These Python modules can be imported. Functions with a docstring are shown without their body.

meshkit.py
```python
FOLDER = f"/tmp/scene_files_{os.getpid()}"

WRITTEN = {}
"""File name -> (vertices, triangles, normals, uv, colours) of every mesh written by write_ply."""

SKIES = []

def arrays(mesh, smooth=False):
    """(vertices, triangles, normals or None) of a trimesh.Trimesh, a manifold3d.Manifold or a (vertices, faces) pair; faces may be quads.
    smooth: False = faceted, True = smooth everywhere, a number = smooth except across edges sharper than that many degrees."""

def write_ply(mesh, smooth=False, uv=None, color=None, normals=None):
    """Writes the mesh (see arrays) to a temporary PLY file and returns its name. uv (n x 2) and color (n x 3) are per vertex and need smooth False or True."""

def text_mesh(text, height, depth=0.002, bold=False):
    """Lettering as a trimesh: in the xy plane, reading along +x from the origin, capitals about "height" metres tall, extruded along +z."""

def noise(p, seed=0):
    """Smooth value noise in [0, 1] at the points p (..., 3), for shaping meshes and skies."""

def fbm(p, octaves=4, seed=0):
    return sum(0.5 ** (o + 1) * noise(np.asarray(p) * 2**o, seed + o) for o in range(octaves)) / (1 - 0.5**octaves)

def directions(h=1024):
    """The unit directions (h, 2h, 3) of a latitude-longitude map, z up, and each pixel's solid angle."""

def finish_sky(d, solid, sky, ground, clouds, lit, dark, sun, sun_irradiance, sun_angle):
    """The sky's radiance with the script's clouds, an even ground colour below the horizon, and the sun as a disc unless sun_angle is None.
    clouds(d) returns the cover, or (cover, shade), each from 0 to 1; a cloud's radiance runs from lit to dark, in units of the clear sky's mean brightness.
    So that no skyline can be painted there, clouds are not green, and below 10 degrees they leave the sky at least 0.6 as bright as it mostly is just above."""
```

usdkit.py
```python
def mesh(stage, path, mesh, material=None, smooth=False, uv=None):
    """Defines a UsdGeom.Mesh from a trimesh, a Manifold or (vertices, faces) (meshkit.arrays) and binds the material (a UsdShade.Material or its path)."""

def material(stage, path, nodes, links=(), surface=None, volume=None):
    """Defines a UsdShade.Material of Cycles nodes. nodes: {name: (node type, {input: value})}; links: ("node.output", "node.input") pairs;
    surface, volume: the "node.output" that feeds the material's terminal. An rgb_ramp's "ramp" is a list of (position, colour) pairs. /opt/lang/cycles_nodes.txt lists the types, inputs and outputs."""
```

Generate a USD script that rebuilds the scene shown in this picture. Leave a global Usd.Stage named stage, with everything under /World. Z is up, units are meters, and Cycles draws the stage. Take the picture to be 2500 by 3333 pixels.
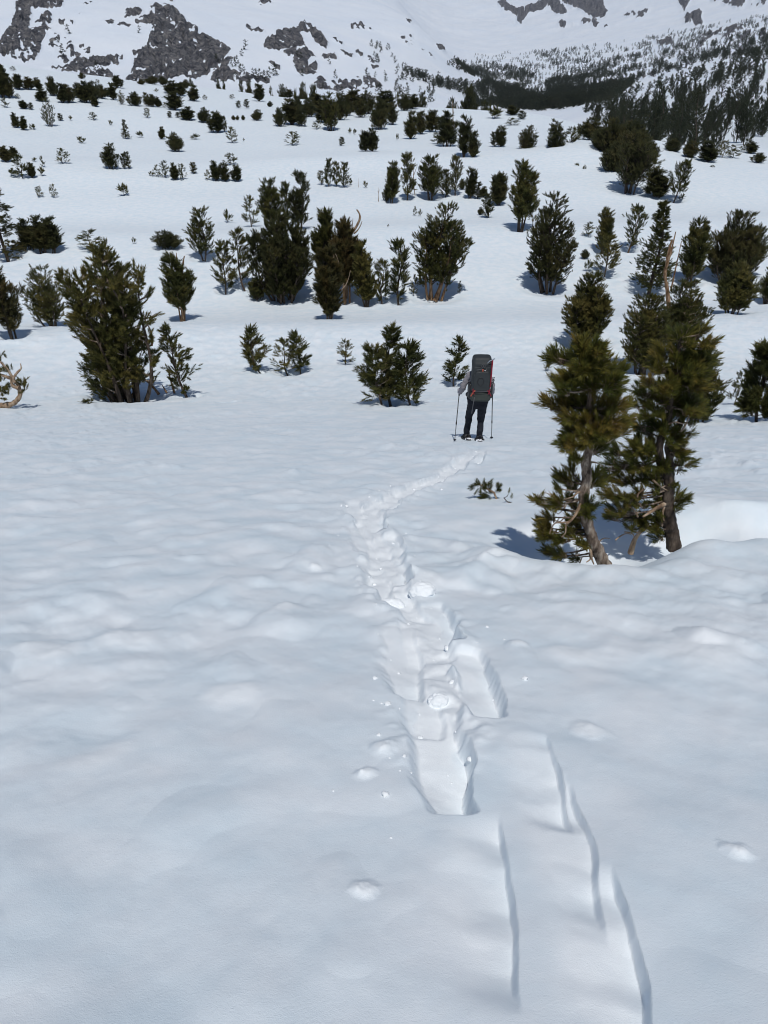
import math, random
import numpy as np
import trimesh
import usdkit, meshkit
from scipy.interpolate import PchipInterpolator, RBFInterpolator
from scipy.ndimage import map_coordinates, gaussian_filter
from shapely import Polygon, contains_xy
from pxr import Usd, UsdGeom, UsdLux, UsdShade, Sdf, Gf, Vt

stage = Usd.Stage.CreateInMemory()
UsdGeom.SetStageUpAxis(stage, 'Z')
UsdGeom.SetStageMetersPerUnit(stage, 1.0)
world = UsdGeom.Xform.Define(stage, '/World')
UsdGeom.Scope.Define(stage, '/World/Looks')

# ---------------------------------------------------------------- camera, sky, sun, exposure
PITCH = math.radians(30.8)          # the camera looks down the slope
FOC, CX, CY = 2590.0, 1250.0, 1666.5
cam = UsdGeom.Camera.Define(stage, '/World/camera')
cam.CreateHorizontalApertureAttr(24.0)
cam.CreateVerticalApertureAttr(24.0 * 3333 / 2500)
cam.CreateFocalLengthAttr(24.0 * FOC / 2500)
cam.CreateClippingRangeAttr(Gf.Vec2f(0.05, 30000))
cam.CreateExposureAttr(-0.56)
cam.AddRotateXOp().Set(90 - 30.8)

SUN_EL, SUN_AZ = math.radians(65), math.radians(175)       # azimuth from +y towards +x
sun_dir = np.array([math.cos(SUN_EL) * math.sin(SUN_AZ), math.cos(SUN_EL) * math.cos(SUN_AZ), math.sin(SUN_EL)])
dome = UsdLux.DomeLight.Define(stage, '/World/sky')
skym = usdkit.material(stage, '/World/Looks/sky_light', {
    'tex': ('sky_texture', {'sky_type': 'single_scattering', 'sun_disc': False, 'sun_elevation': SUN_EL, 'sun_rotation': SUN_AZ, 'altitude': 3200.0,
                            'air_density': 1.0, 'aerosol_density': 0.6, 'ozone_density': 1.0}),
    'bg': ('background_shader', {'strength': 0.1})}, [('tex.color', 'bg.color')], surface='bg.background')
UsdShade.MaterialBindingAPI.Apply(dome.GetPrim()).Bind(skym)
dome.GetPrim().SetCustomDataByKey('kind', 'structure')
sun = UsdLux.DistantLight.Define(stage, '/World/sun')
sun.CreateNormalizeAttr(True)
sun.CreateIntensityAttr(1.0)
sun.CreateAngleAttr(0.53)
sun.CreateColorAttr(Gf.Vec3f(1.0, 0.965, 0.92))
sun.AddRotateZOp().Set(-math.degrees(SUN_AZ))
sun.AddRotateXOp().Set(-(90 - math.degrees(SUN_EL)))

# ---------------------------------------------------------------- helpers
names = {}
def numbered(parent, name):
    k = (str(parent), name)
    n = names.get(k, 0)
    names[k] = n + 1
    return f'{parent}/{name}' + (f'_{n:03d}' if n else '')

def tag(prim, label=None, cat=None, group=None, kind=None):
    for key, val in (('label', label), ('category', cat), ('group', group), ('kind', kind)):
        if val:
            prim.SetCustomDataByKey(key, val)
    return prim

def obj(name, mesh, mat, parent=None, smooth=False, label=None, cat=None, group=None, kind=None):
    path = numbered(parent.GetPath() if parent else '/World', name)
    m = usdkit.mesh(stage, path, mesh, mat, smooth)
    return tag(m.GetPrim(), label, cat, group, kind)

def thing(name, label, cat, loc=(0, 0, 0), group=None, kind=None):
    x = UsdGeom.Xform.Define(stage, numbered('/World', name))
    x.AddTranslateOp().Set(Gf.Vec3d(*map(float, loc)))
    return tag(x.GetPrim(), label, cat, group, kind)

def copy_of(proto, name, label, cat, loc, rotz, scale, group=None, tilt=(0, 0)):
    x = UsdGeom.Xform.Define(stage, numbered('/World', name))
    x.AddTranslateOp().Set(Gf.Vec3d(*map(float, loc)))
    x.AddRotateXYZOp().Set(Gf.Vec3f(float(tilt[0]), float(tilt[1]), float(rotz)))
    x.AddScaleOp().Set(Gf.Vec3f(*map(float, scale)))
    p = x.GetPrim()
    p.GetReferences().AddInternalReference(proto)
    p.SetInstanceable(True)
    return tag(p, label, cat, group)

def fbm2(x, y, sx, sy=None, octaves=4, seed=0):
    p = np.stack([np.asarray(x, float) * sx, np.asarray(y, float) * (sy or sx), np.full(np.shape(x), 0.37)], -1)
    return meshkit.fbm(p, octaves, seed) - 0.5

def nz(x, y, sx, sy, octaves=3, seed=0):
    """Layered noise in [-0.5, 0.5] whose layers are turned against each other, so that no lattice shows."""
    out = 0
    for o in range(octaves):
        a = .25 + 1.1 * o
        u, v = x * sx * 2 ** o, y * sy * 2 ** o
        p = np.stack([u * math.cos(a) - v * math.sin(a), u * math.sin(a) + v * math.cos(a), np.full(np.shape(x), .37 + seed * .61)], -1)
        out = out + .5 ** (o + 1) * (meshkit.noise(p, seed + o) - .5)
    return out / (1 - .5 ** octaves)

def smooth01(t):
    t = np.clip(t, 0, 1)
    return t * t * (3 - 2 * t)

# ---------------------------------------------------------------- survey of the place: sight lines from where the photographer stands
SP, CP = math.sin(PITCH), math.cos(PITCH)
def sight(u, v):
    """Direction towards a point of the 2500 x 3333 photograph."""
    b = -(np.asarray(v, float) - CY) / FOC
    a = (np.asarray(u, float) - CX) / FOC
    return np.stack([a + 0 * b, CP + SP * b, -SP + CP * b + 0 * a], -1)

def seen_at(x, y, z):
    zc = y * CP - z * SP
    up = y * SP + z * CP
    return CX + FOC * x / zc, CY - FOC * up / zc

def depth_of(p):
    return p[1] * CP - p[2] * SP

# slope profile under and ahead of the photographer (y, z), eye at 0
prof = PchipInterpolator([-60, -20, 0, 14.2, 20, 27, 34, 43, 60, 75, 120, 400],
                         [20.3, 5.7, -1.6, -6.82, -8.88, -10.75, -11.75, -12.45, -12.95, -13.1, -13.1, -13.2])

# far ground: columns (u; then y, 'z' or 'v', value)
Z, V = 0, 1
cols = {
 -600: [(110, Z, -10.5), (150, Z, -6.5), (190, Z, -1.5), (300, Z, -9), (600, Z, -25), (850, V, 190), (950, V, 90), (1050, V, 0), (1200, V, -60), (1500, V, -160), (2500, V, -300), (7000, V, -500)],
 0: [(110, Z, -12), (150, Z, -8.6), (190, V, 190), (300, Z, -14), (600, Z, -30), (850, V, 205), (950, V, 120), (1050, V, 50), (1150, V, 0), (1400, V, -110), (2500, V, -300), (7000, V, -500)],
 350: [(110, Z, -12.7), (160, Z, -10.6), (210, V, 238), (300, Z, -16), (600, Z, -32), (850, V, 262), (900, V, 210), (960, V, 130), (1030, V, 75), (1100, V, 32), (1250, V, -20), (1500, V, -110), (2500, V, -280), (7000, V, -480)],
 700: [(120, Z, -13), (170, Z, -12.3), (230, V, 275), (300, Z, -18), (600, Z, -35), (850, V, 285), (920, V, 235), (1000, V, 150), (1100, V, 92), (1250, V, 35), (1450, V, -15), (1800, V, -90), (2800, V, -260), (7000, V, -440)],
 1000: [(120, Z, -13.1), (170, Z, -13), (230, V, 316), (320, Z, -24), (600, Z, -42), (850, V, 318), (950, V, 262), (1050, V, 195), (1200, V, 115), (1400, V, 52), (1600, V, 5), (2000, V, -70), (3000, V, -220), (7000, V, -380)],
 1250: [(120, Z, -13.1), (160, Z, -13), (200, V, 347), (300, Z, -26), (600, Z, -50), (900, V, 338), (1050, V, 268), (1200, V, 195), (1400, V, 112), (1600, V, 52), (1800, V, 8), (2300, V, -60), (3200, V, -100), (5500, V, -60), (7000, V, -220)],
 1400: [(120, Z, -13.1), (160, Z, -13), (190, V, 352), (300, Z, -27), (600, Z, -56), (900, V, 348), (1100, V, 295), (1250, V, 240), (1400, V, 165), (1550, V, 95), (1650, V, 62), (1800, V, 70), (2400, V, 150), (3200, V, 175), (4500, V, 118), (5200, V, 66), (5800, V, 8), (7000, V, -110)],
 1500: [(120, Z, -13.1), (160, Z, -13), (185, V, 356), (300, Z, -28), (600, Z, -60), (1000, V, 348), (1300, V, 325), (1800, V, 285), (2300, V, 245), (3000, V, 205), (3700, V, 170), (4500, V, 130), (5000, V, 90), (5500, V, 42), (6000, V, -8), (7000, V, -90)],
 1700: [(120, Z, -13.1), (150, Z, -13), (175, V, 366), (300, Z, -29), (600, Z, -58), (900, V, 355), (1200, V, 332), (1700, V, 290), (2300, V, 240), (3000, V, 195), (3700, V, 160), (4500, V, 125), (5000, V, 86), (5500, V, 36), (6000, V, -14), (7000, V, -90)],
 1900: [(100, Z, -12.9), (130, Z, -12.8), (150, V, 388), (200, Z, -17.5), (300, Z, -26), (450, V, 375), (700, V, 345), (900, V, 336), (1300, V, 300), (1800, V, 250), (2400, V, 205), (3000, V, 170), (3800, V, 130), (4500, V, 86), (5000, V, 42), (5600, V, -8), (7000, V, -90)],
 2100: [(90, Z, -12.9), (115, V, 472), (150, Z, -17.8), (200, V, 455), (300, V, 400), (450, V, 345), (650, V, 292), (850, V, 302), (1300, V, 272), (1800, V, 226), (2400, V, 182), (3000, V, 142), (3600, V, 100), (4200, V, 52), (4800, V, 2), (5500, V, -60), (7000, V, -130)],
 2300: [(85, Z, -13), (112, V, 522), (150, V, 485), (220, V, 440), (320, V, 385), (450, V, 320), (600, V, 265), (750, V, 232), (950, V, 238), (1400, V, 192), (2000, V, 152), (2600, V, 116), (3200, V, 76), (3800, V, 30), (4400, V, -18), (5000, V, -70), (7000, V, -160)],
 2500: [(85, Z, -13), (105, V, 537), (150, V, 480), (220, V, 420), (320, V, 345), (450, V, 270), (600, V, 210), (750, V, 168), (950, V, 172), (1400, V, 132), (2000, V, 90), (2600, V, 50), (3200, V, 10), (3800, V, -40), (5000, V, -120), (7000, V, -220)],
 3100: [(85, Z, -13), (105, Z, -12.5), (150, V, 470), (220, V, 400), (320, V, 320), (450, V, 235), (600, V, 170), (750, V, 115), (950, V, 112), (1400, V, 70), (2000, V, 30), (2600, V, -10), (3200, V, -50), (3800, V, -100), (5000, V, -180), (7000, V, -280)],
}
nodes = []
for u, rows in cols.items():
    for y, kind, val in [(45, Z, -12.5), (60, Z, -12.95), (75, Z, -13.1)] + rows:
        if kind == V:
            d = sight(u, val)
            nodes.append((d[0] / d[1], math.log(y), d[2] / d[1]))
        else:
            zc = y * CP - val * SP
            nodes.append(((u - CX) / FOC * zc / y, math.log(y), val / y))
nodes = np.array(nodes)
A0, A1, L0, L1 = -1.0, 1.0, math.log(40), math.log(7000)
ga, gl = np.linspace(A0, A1, 161), np.linspace(L0, L1, 361)
rbf = RBFInterpolator(nodes[:, :2] * [4.0, 1.0], nodes[:, 2], kernel='linear', neighbors=40)
gx, gy = np.meshgrid(ga, gl, indexing='ij')
egrid = rbf(np.stack([gx.ravel() * 4.0, gy.ravel()], 1)).reshape(gx.shape)
egrid = gaussian_filter(egrid, (2.2, 1.6))

TRACKS, WELLS, MOUNDS = [], [], []      # filled in below; used by ground()

def ground(x, y, detail=True):
    shape = np.broadcast(x, y).shape
    x, y = np.atleast_1d(np.asarray(x, float)), np.atleast_1d(np.asarray(y, float))
    near = prof(np.clip(y, -60, 400))
    ys = np.clip(y, 41, 6990)
    a = np.clip(x / ys, A0, A1)
    e = map_coordinates(egrid, [(a - A0) / (A1 - A0) * 160, (np.log(ys) - L0) / (L1 - L0) * 360], order=1, mode='nearest')
    t = smooth01((y - 46) / 30)
    z = near * (1 - t) + e * ys * t
    # broad undulations of the bench
    w = smooth01((y - 17) / 12) * (1 - smooth01((y - 150) / 120))
    z = z + w * (0.42 * nz(x, y, 0.085, 0.13, 2, 5) + smooth01((y - 42) / 40) * (1.5 * nz(x, y, 0.022, 0.034, 2, 8) + .55 * nz(x, y, .06, .075, 2, 9)))
    yb = y - .10 * x + 5 * nz(x, 0 * x, .05, .05, 2, 12)
    z = z + .55 * np.exp(-((yb - 36.5) / 3.6) ** 2) - .62 * np.exp(-((yb - 46) / 4.5) ** 2) + .75 * np.exp(-((yb - 62) / 6) ** 2) - .6 * np.exp(-((yb - 76) / 7) ** 2) + 1.1 * np.exp(-((yb - 104 - .15 * x) / 9) ** 2)
    for mx, my, sx, sy, h in MOUNDS:
        z = z + h * np.exp(-((x - mx) / sx) ** 2 - ((y - my) / sy) ** 2)
    for wx, wy, r, d in WELLS:
        sel = (np.abs(y - wy) < 3 * r) & (np.abs(x - wx) < 3 * r)
        if sel.any():
            q = ((x[sel] - wx) ** 2 + (y[sel] - wy) ** 2) / (r * r)
            z[sel] += .22 * d * np.exp(-((np.sqrt(q) - 1.45) / 0.4) ** 2) - d * np.exp(-q)
    if detail:
        far = smooth01((y - 650) / 250)
        z = z + far * (0.0055 * np.maximum(y, 1) * fbm2(x, y, 0.012, 0.012, 4, 21) + 0.010 * np.maximum(y, 1) * fbm2(x, y, 0.0032, 0.0026, 3, 22))
        mid = smooth01((y - 230) / 150) * (1 - far)
        z = z + mid * 3.0 * fbm2(x, y, 0.03, 0.02, 3, 23)
    return z.reshape(shape)

def hit(u, v, y0=0.6, y1=330.0):
    """Where the sight line through (u, v) first meets the ground."""
    d = sight(u, v)
    lo, hi = y0, y1
    for n in (220, 40, 24):
        ys = np.geomspace(lo, hi, n)
        p = d[None, :] * (ys / d[1])[:, None]
        below = p[:, 2] < ground(p[:, 0], p[:, 1], False)
        k = int(np.argmax(below)) if below.any() else n - 1
        lo, hi = ys[max(k - 1, 0)], ys[k]
    q = d * (hi / d[1])
    return np.array([q[0], q[1], float(ground(q[0], q[1], False))])

# ---------------------------------------------------------------- materials
def M(name, *a, **k):
    return usdkit.material(stage, '/World/Looks/' + name, *a, **k)

snow_mat = M('snow', {
    'geo': ('geometry', {}),
    'n1': ('noise_texture', {'scale': 2.2, 'detail': 5.0, 'roughness': 0.55}),
    'tint': ('rgb_ramp', {'ramp': [(0.34, (0.675, 0.77, 0.83)), (0.66, (0.785, 0.835, 0.87))]}),
    'n2': ('noise_texture', {'scale': 110.0, 'detail': 4.0, 'roughness': 0.7}),
    'b2': ('bump', {'strength': 0.30, 'distance': 0.006}),
    'n3': ('noise_texture', {'scale': 330.0, 'detail': 2.0, 'roughness': 0.6}),
    'b3': ('bump', {'strength': 0.45, 'distance': 0.003}),
    'at': ('attribute', {'attribute': 'fresh'}),
    'mx': ('mix', {'mix_type': 'mix', 'color2': (0.865, 0.905, 0.925)}),
    'p': ('principled_bsdf', {'roughness': 0.62, 'specular_ior_level': 0.22, 'subsurface_weight': 0.0}),
}, [('tint.color', 'mx.color1'), ('at.fac', 'mx.fac'), ('mx.color', 'p.base_color'), ('geo.position', 'n1.vector'), ('geo.position', 'n2.vector'), ('geo.position', 'n3.vector'), ('n1.fac', 'tint.fac'),
    ('n2.fac', 'b2.height'), ('b2.normal', 'b3.normal'), ('n3.fac', 'b3.height'), ('b3.normal', 'p.normal')], surface='p.BSDF')

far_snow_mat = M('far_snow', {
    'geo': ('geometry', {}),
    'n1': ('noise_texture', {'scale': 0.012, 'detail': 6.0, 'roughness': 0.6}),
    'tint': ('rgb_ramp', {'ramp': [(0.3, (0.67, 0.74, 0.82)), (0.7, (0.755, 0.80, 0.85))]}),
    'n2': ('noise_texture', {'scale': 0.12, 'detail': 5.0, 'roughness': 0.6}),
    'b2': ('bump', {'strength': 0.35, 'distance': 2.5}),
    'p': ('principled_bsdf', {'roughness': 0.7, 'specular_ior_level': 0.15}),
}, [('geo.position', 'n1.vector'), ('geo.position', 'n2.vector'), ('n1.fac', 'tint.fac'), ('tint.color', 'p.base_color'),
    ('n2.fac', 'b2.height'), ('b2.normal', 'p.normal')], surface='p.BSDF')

rock_mat = M('granite', {
    'geo': ('geometry', {}),
    'map': ('mapping', {'scale': (1.7, 1.7, 0.24)}),
    'n1': ('noise_texture', {'scale': 0.07, 'detail': 9.0, 'roughness': 0.8, 'distortion': .6}),
    'tint': ('rgb_ramp', {'ramp': [(0.40, (0.025, 0.027, 0.034)), (0.46, (0.085, 0.087, 0.098)), (0.52, (0.155, 0.155, 0.163)), (0.59, (0.27, 0.26, 0.25)), (0.66, (0.38, 0.36, 0.33))]}),
    'n2': ('noise_texture', {'scale': 0.35, 'detail': 6.0, 'roughness': 0.65}),
    'b2': ('bump', {'strength': 0.9, 'distance': 5.0}),
    'p': ('principled_bsdf', {'roughness': 0.85, 'specular_ior_level': 0.2}),
}, [('geo.position', 'map.vector'), ('map.vector', 'n1.vector'), ('map.vector', 'n2.vector'), ('n1.fac', 'tint.fac'), ('tint.color', 'p.base_color'),
    ('n2.fac', 'b2.height'), ('b2.normal', 'p.normal')], surface='p.BSDF')

def leaf_mat(name, ramp, scale=9.0, trans=(0.10, 0.11, 0.03), tfac=0.22):
    return M(name, {
        'geo': ('geometry', {}), 'oi': ('object_info', {}),
        'n1': ('noise_texture', {'scale': scale, 'detail': 3.0, 'roughness': 0.6}),
        'add': ('math', {'math_type': 'multiply_add', 'value2': 0.16}),
        'sub': ('math', {'math_type': 'add', 'value2': -0.08}),
        'tint': ('rgb_ramp', {'ramp': ramp}),
        'p': ('principled_bsdf', {'roughness': 0.55, 'specular_ior_level': 0.3}),
        't': ('translucent_bsdf', {'color': trans}),
        'mx': ('mix_closure', {'fac': tfac})},
        [('geo.position', 'n1.vector'), ('oi.random', 'add.value1'), ('n1.fac', 'add.value3'), ('add.value', 'sub.value1'), ('sub.value', 'tint.fac'),
         ('tint.color', 'p.base_color'), ('p.BSDF', 'mx.closure1'), ('t.BSDF', 'mx.closure2')], surface='mx.closure')

leaf_near = leaf_mat('needles_olive', [(0.30, (0.042, 0.056, 0.013)), (0.43, (0.105, 0.108, 0.020)), (0.55, (0.165, 0.142, 0.028)), (0.72, (0.23, 0.15, 0.036))], 4.0)
leaf_mid = leaf_mat('needles_green', [(0.30, (0.036, 0.044, 0.012)), (0.5, (0.085, 0.084, 0.022)), (0.68, (0.16, 0.13, 0.036))], 1.2)
leaf_dark = leaf_mat('needles_dark', [(0.30, (0.028, 0.033, 0.012)), (0.5, (0.056, 0.056, 0.019)), (0.7, (0.10, 0.082, 0.028))], 0.6)
leaf_brown = leaf_mat('needles_brown', [(0.30, (0.040, 0.040, 0.014)), (0.5, (0.085, 0.066, 0.022)), (0.7, (0.12, 0.075, 0.028))], 1.5)
leaf_far = leaf_mat('needles_blue_dark', [(0.30, (0.018, 0.024, 0.016)), (0.5, (0.028, 0.034, 0.022)), (0.7, (0.045, 0.045, 0.028))], 0.05)

def bark_mat(name, dark, mid, light, scale=14.0):
    return M(name, {
        'geo': ('geometry', {}), 'map': ('mapping', {'scale': (1.0, 1.0, 0.32)}),
        'n1': ('noise_texture', {'scale': scale, 'detail': 6.0, 'roughness': 0.7}),
        'tint': ('rgb_ramp', {'ramp': [(0.36, dark), (0.5, mid), (0.64, light)]}),
        'n2': ('noise_texture', {'scale': scale * 3, 'detail': 5.0, 'roughness': 0.7}),
        'b2': ('bump', {'strength': 0.8, 'distance': 0.012}),
        'p': ('principled_bsdf', {'roughness': 0.8, 'specular_ior_level': 0.2})},
        [('geo.position', 'map.vector'), ('map.vector', 'n1.vector'), ('map.vector', 'n2.vector'), ('n1.fac', 'tint.fac'), ('tint.color', 'p.base_color'),
         ('n2.fac', 'b2.height'), ('b2.normal', 'p.normal')], surface='p.BSDF')

bark_grey = bark_mat('bark_grey', (0.05, 0.034, 0.025), (0.22, 0.165, 0.125), (0.46, 0.39, 0.31), 26.0)
bark_dark = bark_mat('bark_dark', (0.025, 0.019, 0.015), (0.07, 0.052, 0.04), (0.14, 0.11, 0.085))
bark_orange = bark_mat('bark_orange', (0.09, 0.048, 0.025), (0.24, 0.14, 0.075), (0.40, 0.29, 0.19))
wood_bare = bark_mat('bare_wood', (0.13, 0.085, 0.055), (0.30, 0.21, 0.14), (0.45, 0.36, 0.27))

# ---------------------------------------------------------------- pines
def basis(ax):
    ax = ax / np.maximum(np.linalg.norm(ax, axis=1, keepdims=True), 1e-9)
    ref = np.where(np.abs(ax[:, 2:3]) > 0.9, [[1.0, 0, 0]], [[0, 0, 1.0]])
    u = np.cross(ref, ax); u /= np.linalg.norm(u, axis=1, keepdims=True)
    return u, np.cross(ax, u), ax

def tuft_template(k, rng, width, ang=(0.45, 0.95), nl=(0.40, 0.62)):
    """A shoot with k needles round a unit axis; every needle one slim triangle."""
    t = np.linspace(0.0, 0.9, k) + rng.uniform(-.03, .03, k)
    phi = np.arange(k) * 2.399963 + rng.uniform(-.3, .3, k)
    an = ang[1] + (ang[0] - ang[1]) * np.clip(t, 0, 1) + rng.uniform(-.12, .12, k)
    an[-max(2, k // 10):] *= 0.3
    ln = rng.uniform(nl[0], nl[1], k)
    d = np.stack([np.sin(an) * np.cos(phi), np.sin(an) * np.sin(phi), np.cos(an)], 1)
    sd = np.stack([-np.sin(phi), np.cos(phi), 0 * phi], 1)
    b = np.stack([0 * t, 0 * t, np.clip(t, 0, .95)], 1)
    tip = b + d * ln[:, None]
    mid = b + d * ln[:, None] * .45
    return np.stack([b, mid + sd * width, tip], 1).reshape(-1, 3) if k > 40 else np.stack([b - sd * width * .6, b + sd * width * .6 + d * .1, tip], 1).reshape(-1, 3)

rngT = np.random.default_rng(7)
T_NEAR = [tuft_template(44, rngT, .062, (0.32, 0.9), (.42, .78)) for _ in range(4)]
T_BIG = [tuft_template(26, rngT, .115, (.4, 1.0), (.42, .65)) for _ in range(5)]
T_MID = [tuft_template(16, rngT, .12, (.4, 1.0), (.42, .65)) for _ in range(5)]
T_FAR = [tuft_template(9, rngT, .17, (.4, 1.0), (.5, .75)) for _ in range(5)]

def place_tufts(base, axis, length, temps, rng, fat=1.0):
    """Triangles of shoots standing at base, pointing along axis."""
    if not len(base):
        return np.zeros((0, 3)), np.zeros((0, 3), int)
    u, v, w = basis(axis)
    pick = rng.integers(0, len(temps), len(base))
    out = []
    for i, tm in enumerate(temps):
        s = pick == i
        if s.any():
            q = tm[None] * length[s][:, None, None]
            out.append((base[s][:, None] + q[..., 0:1] * fat * u[s][:, None] + q[..., 1:2] * fat * v[s][:, None] + q[..., 2:3] * w[s][:, None]).reshape(-1, 3))
    vv = np.concatenate(out)
    return vv, np.arange(len(vv)).reshape(-1, 3)

def tube(path, rad, sides=6, cap=True):
    path, rad = np.asarray(path, float), np.asarray(rad, float)
    n = len(path)
    tan = np.gradient(path, axis=0)
    tan /= np.maximum(np.linalg.norm(tan, axis=1, keepdims=True), 1e-9)
    ref = np.array([0.31, 0.95, 0.05]) if abs(tan[:, 1]).mean() < 0.8 else np.array([1.0, 0.1, 0.2])
    u = np.cross(np.broadcast_to(ref, tan.shape), tan); u /= np.maximum(np.linalg.norm(u, axis=1, keepdims=True), 1e-9)
    w = np.cross(tan, u)
    a = np.arange(sides) * 2 * math.pi / sides
    ring = path[:, None] + rad[:, None, None] * (np.cos(a)[None, :, None] * u[:, None] + np.sin(a)[None, :, None] * w[:, None])
    v = ring.reshape(-1, 3)
    i = np.arange(n - 1)[:, None] * sides + np.arange(sides)[None]
    j = np.arange(n - 1)[:, None] * sides + (np.arange(sides)[None] + 1) % sides
    f = np.concatenate([np.stack([i, j, j + sides], -1).reshape(-1, 3), np.stack([i, j + sides, i + sides], -1).reshape(-1, 3)])
    if cap:
        v = np.vstack([v, path[-1]])
        k = (n - 1) * sides
        f = np.vstack([f, [[k + s, k + (s + 1) % sides, n * sides] for s in range(sides)]])
    return v, f

def join(parts):
    vs, fs, o = [], [], 0
    for v, f in parts:
        vs.append(v); fs.append(f + o); o += len(v)
    return (np.concatenate(vs), np.concatenate(fs)) if vs else (np.zeros((0, 3)), np.zeros((0, 3), int))

def bend(p0, p1, n, rng, wig):
    t = np.linspace(0, 1, n)[:, None]
    p = p0 + (p1 - p0) * t
    L = np.linalg.norm(p1 - p0)
    a, b = rng.normal(size=3) * wig * L, rng.normal(size=3) * wig * L * .6
    return p + a * np.sin(math.pi * t) + b * np.sin(2 * math.pi * t)

# shape of each kind: outline (height, half width), stems, branches per stem, shoots per branch, shoot length / height, lowest foliage, rise of the branches
KIND = {
 'column': dict(env=[(0, .60), (.12, .9), (.5, 1), (.82, .85), (1, .25)], st=4, pl=.6, drop=.3, br=30, tf=8, tl=.085, h0=.06, up=.75),
 'narrow': dict(env=[(0, .75), (.2, 1), (.6, .9), (.9, .6), (1, .25)], st=1, br=44, tf=7, tl=.085, h0=.05, up=.70),
 'broad': dict(env=[(0, .55), (.2, .8), (.5, 1), (.8, .86), (1, .35)], st=7, pl=.48, drop=.42, br=34, tf=8, tl=.06, h0=.08, up=.62),
 'dome': dict(env=[(0, .92), (.3, 1), (.6, .92), (.85, .66), (1, .12)], st=11, pl=.42, drop=.5, br=26, tf=8, tl=.08, h0=.02, up=.8),
 'open': dict(env=[(0, .9), (.3, 1), (.6, .72), (.85, .4), (1, .12)], st=1, br=26, tf=7, tl=.11, h0=.06, up=.45),
 'spire': dict(env=[(0, 1), (.3, .78), (.6, .46), (.85, .22), (1, .05)], st=1, br=90, tf=12, tl=.055, h0=.04, up=.25),
 'sprig': dict(env=[(0, 1), (.5, .9), (1, .5)], st=3, br=4, tf=4, tl=.30, h0=.15, up=.6),
 'sparse': dict(env=[(0, .5), (.2, .75), (.5, 1), (.8, .9), (1, .4)], st=6, pl=.5, drop=.4, br=24, tf=7, tl=.052, h0=.08, up=.55),
 'shaggy': dict(env=[(0, 1), (.25, .9), (.5, .72), (.8, .4), (1, .12)], st=1, br=60, tf=9, tl=.05, h0=.03, up=-.05),
}

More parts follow.
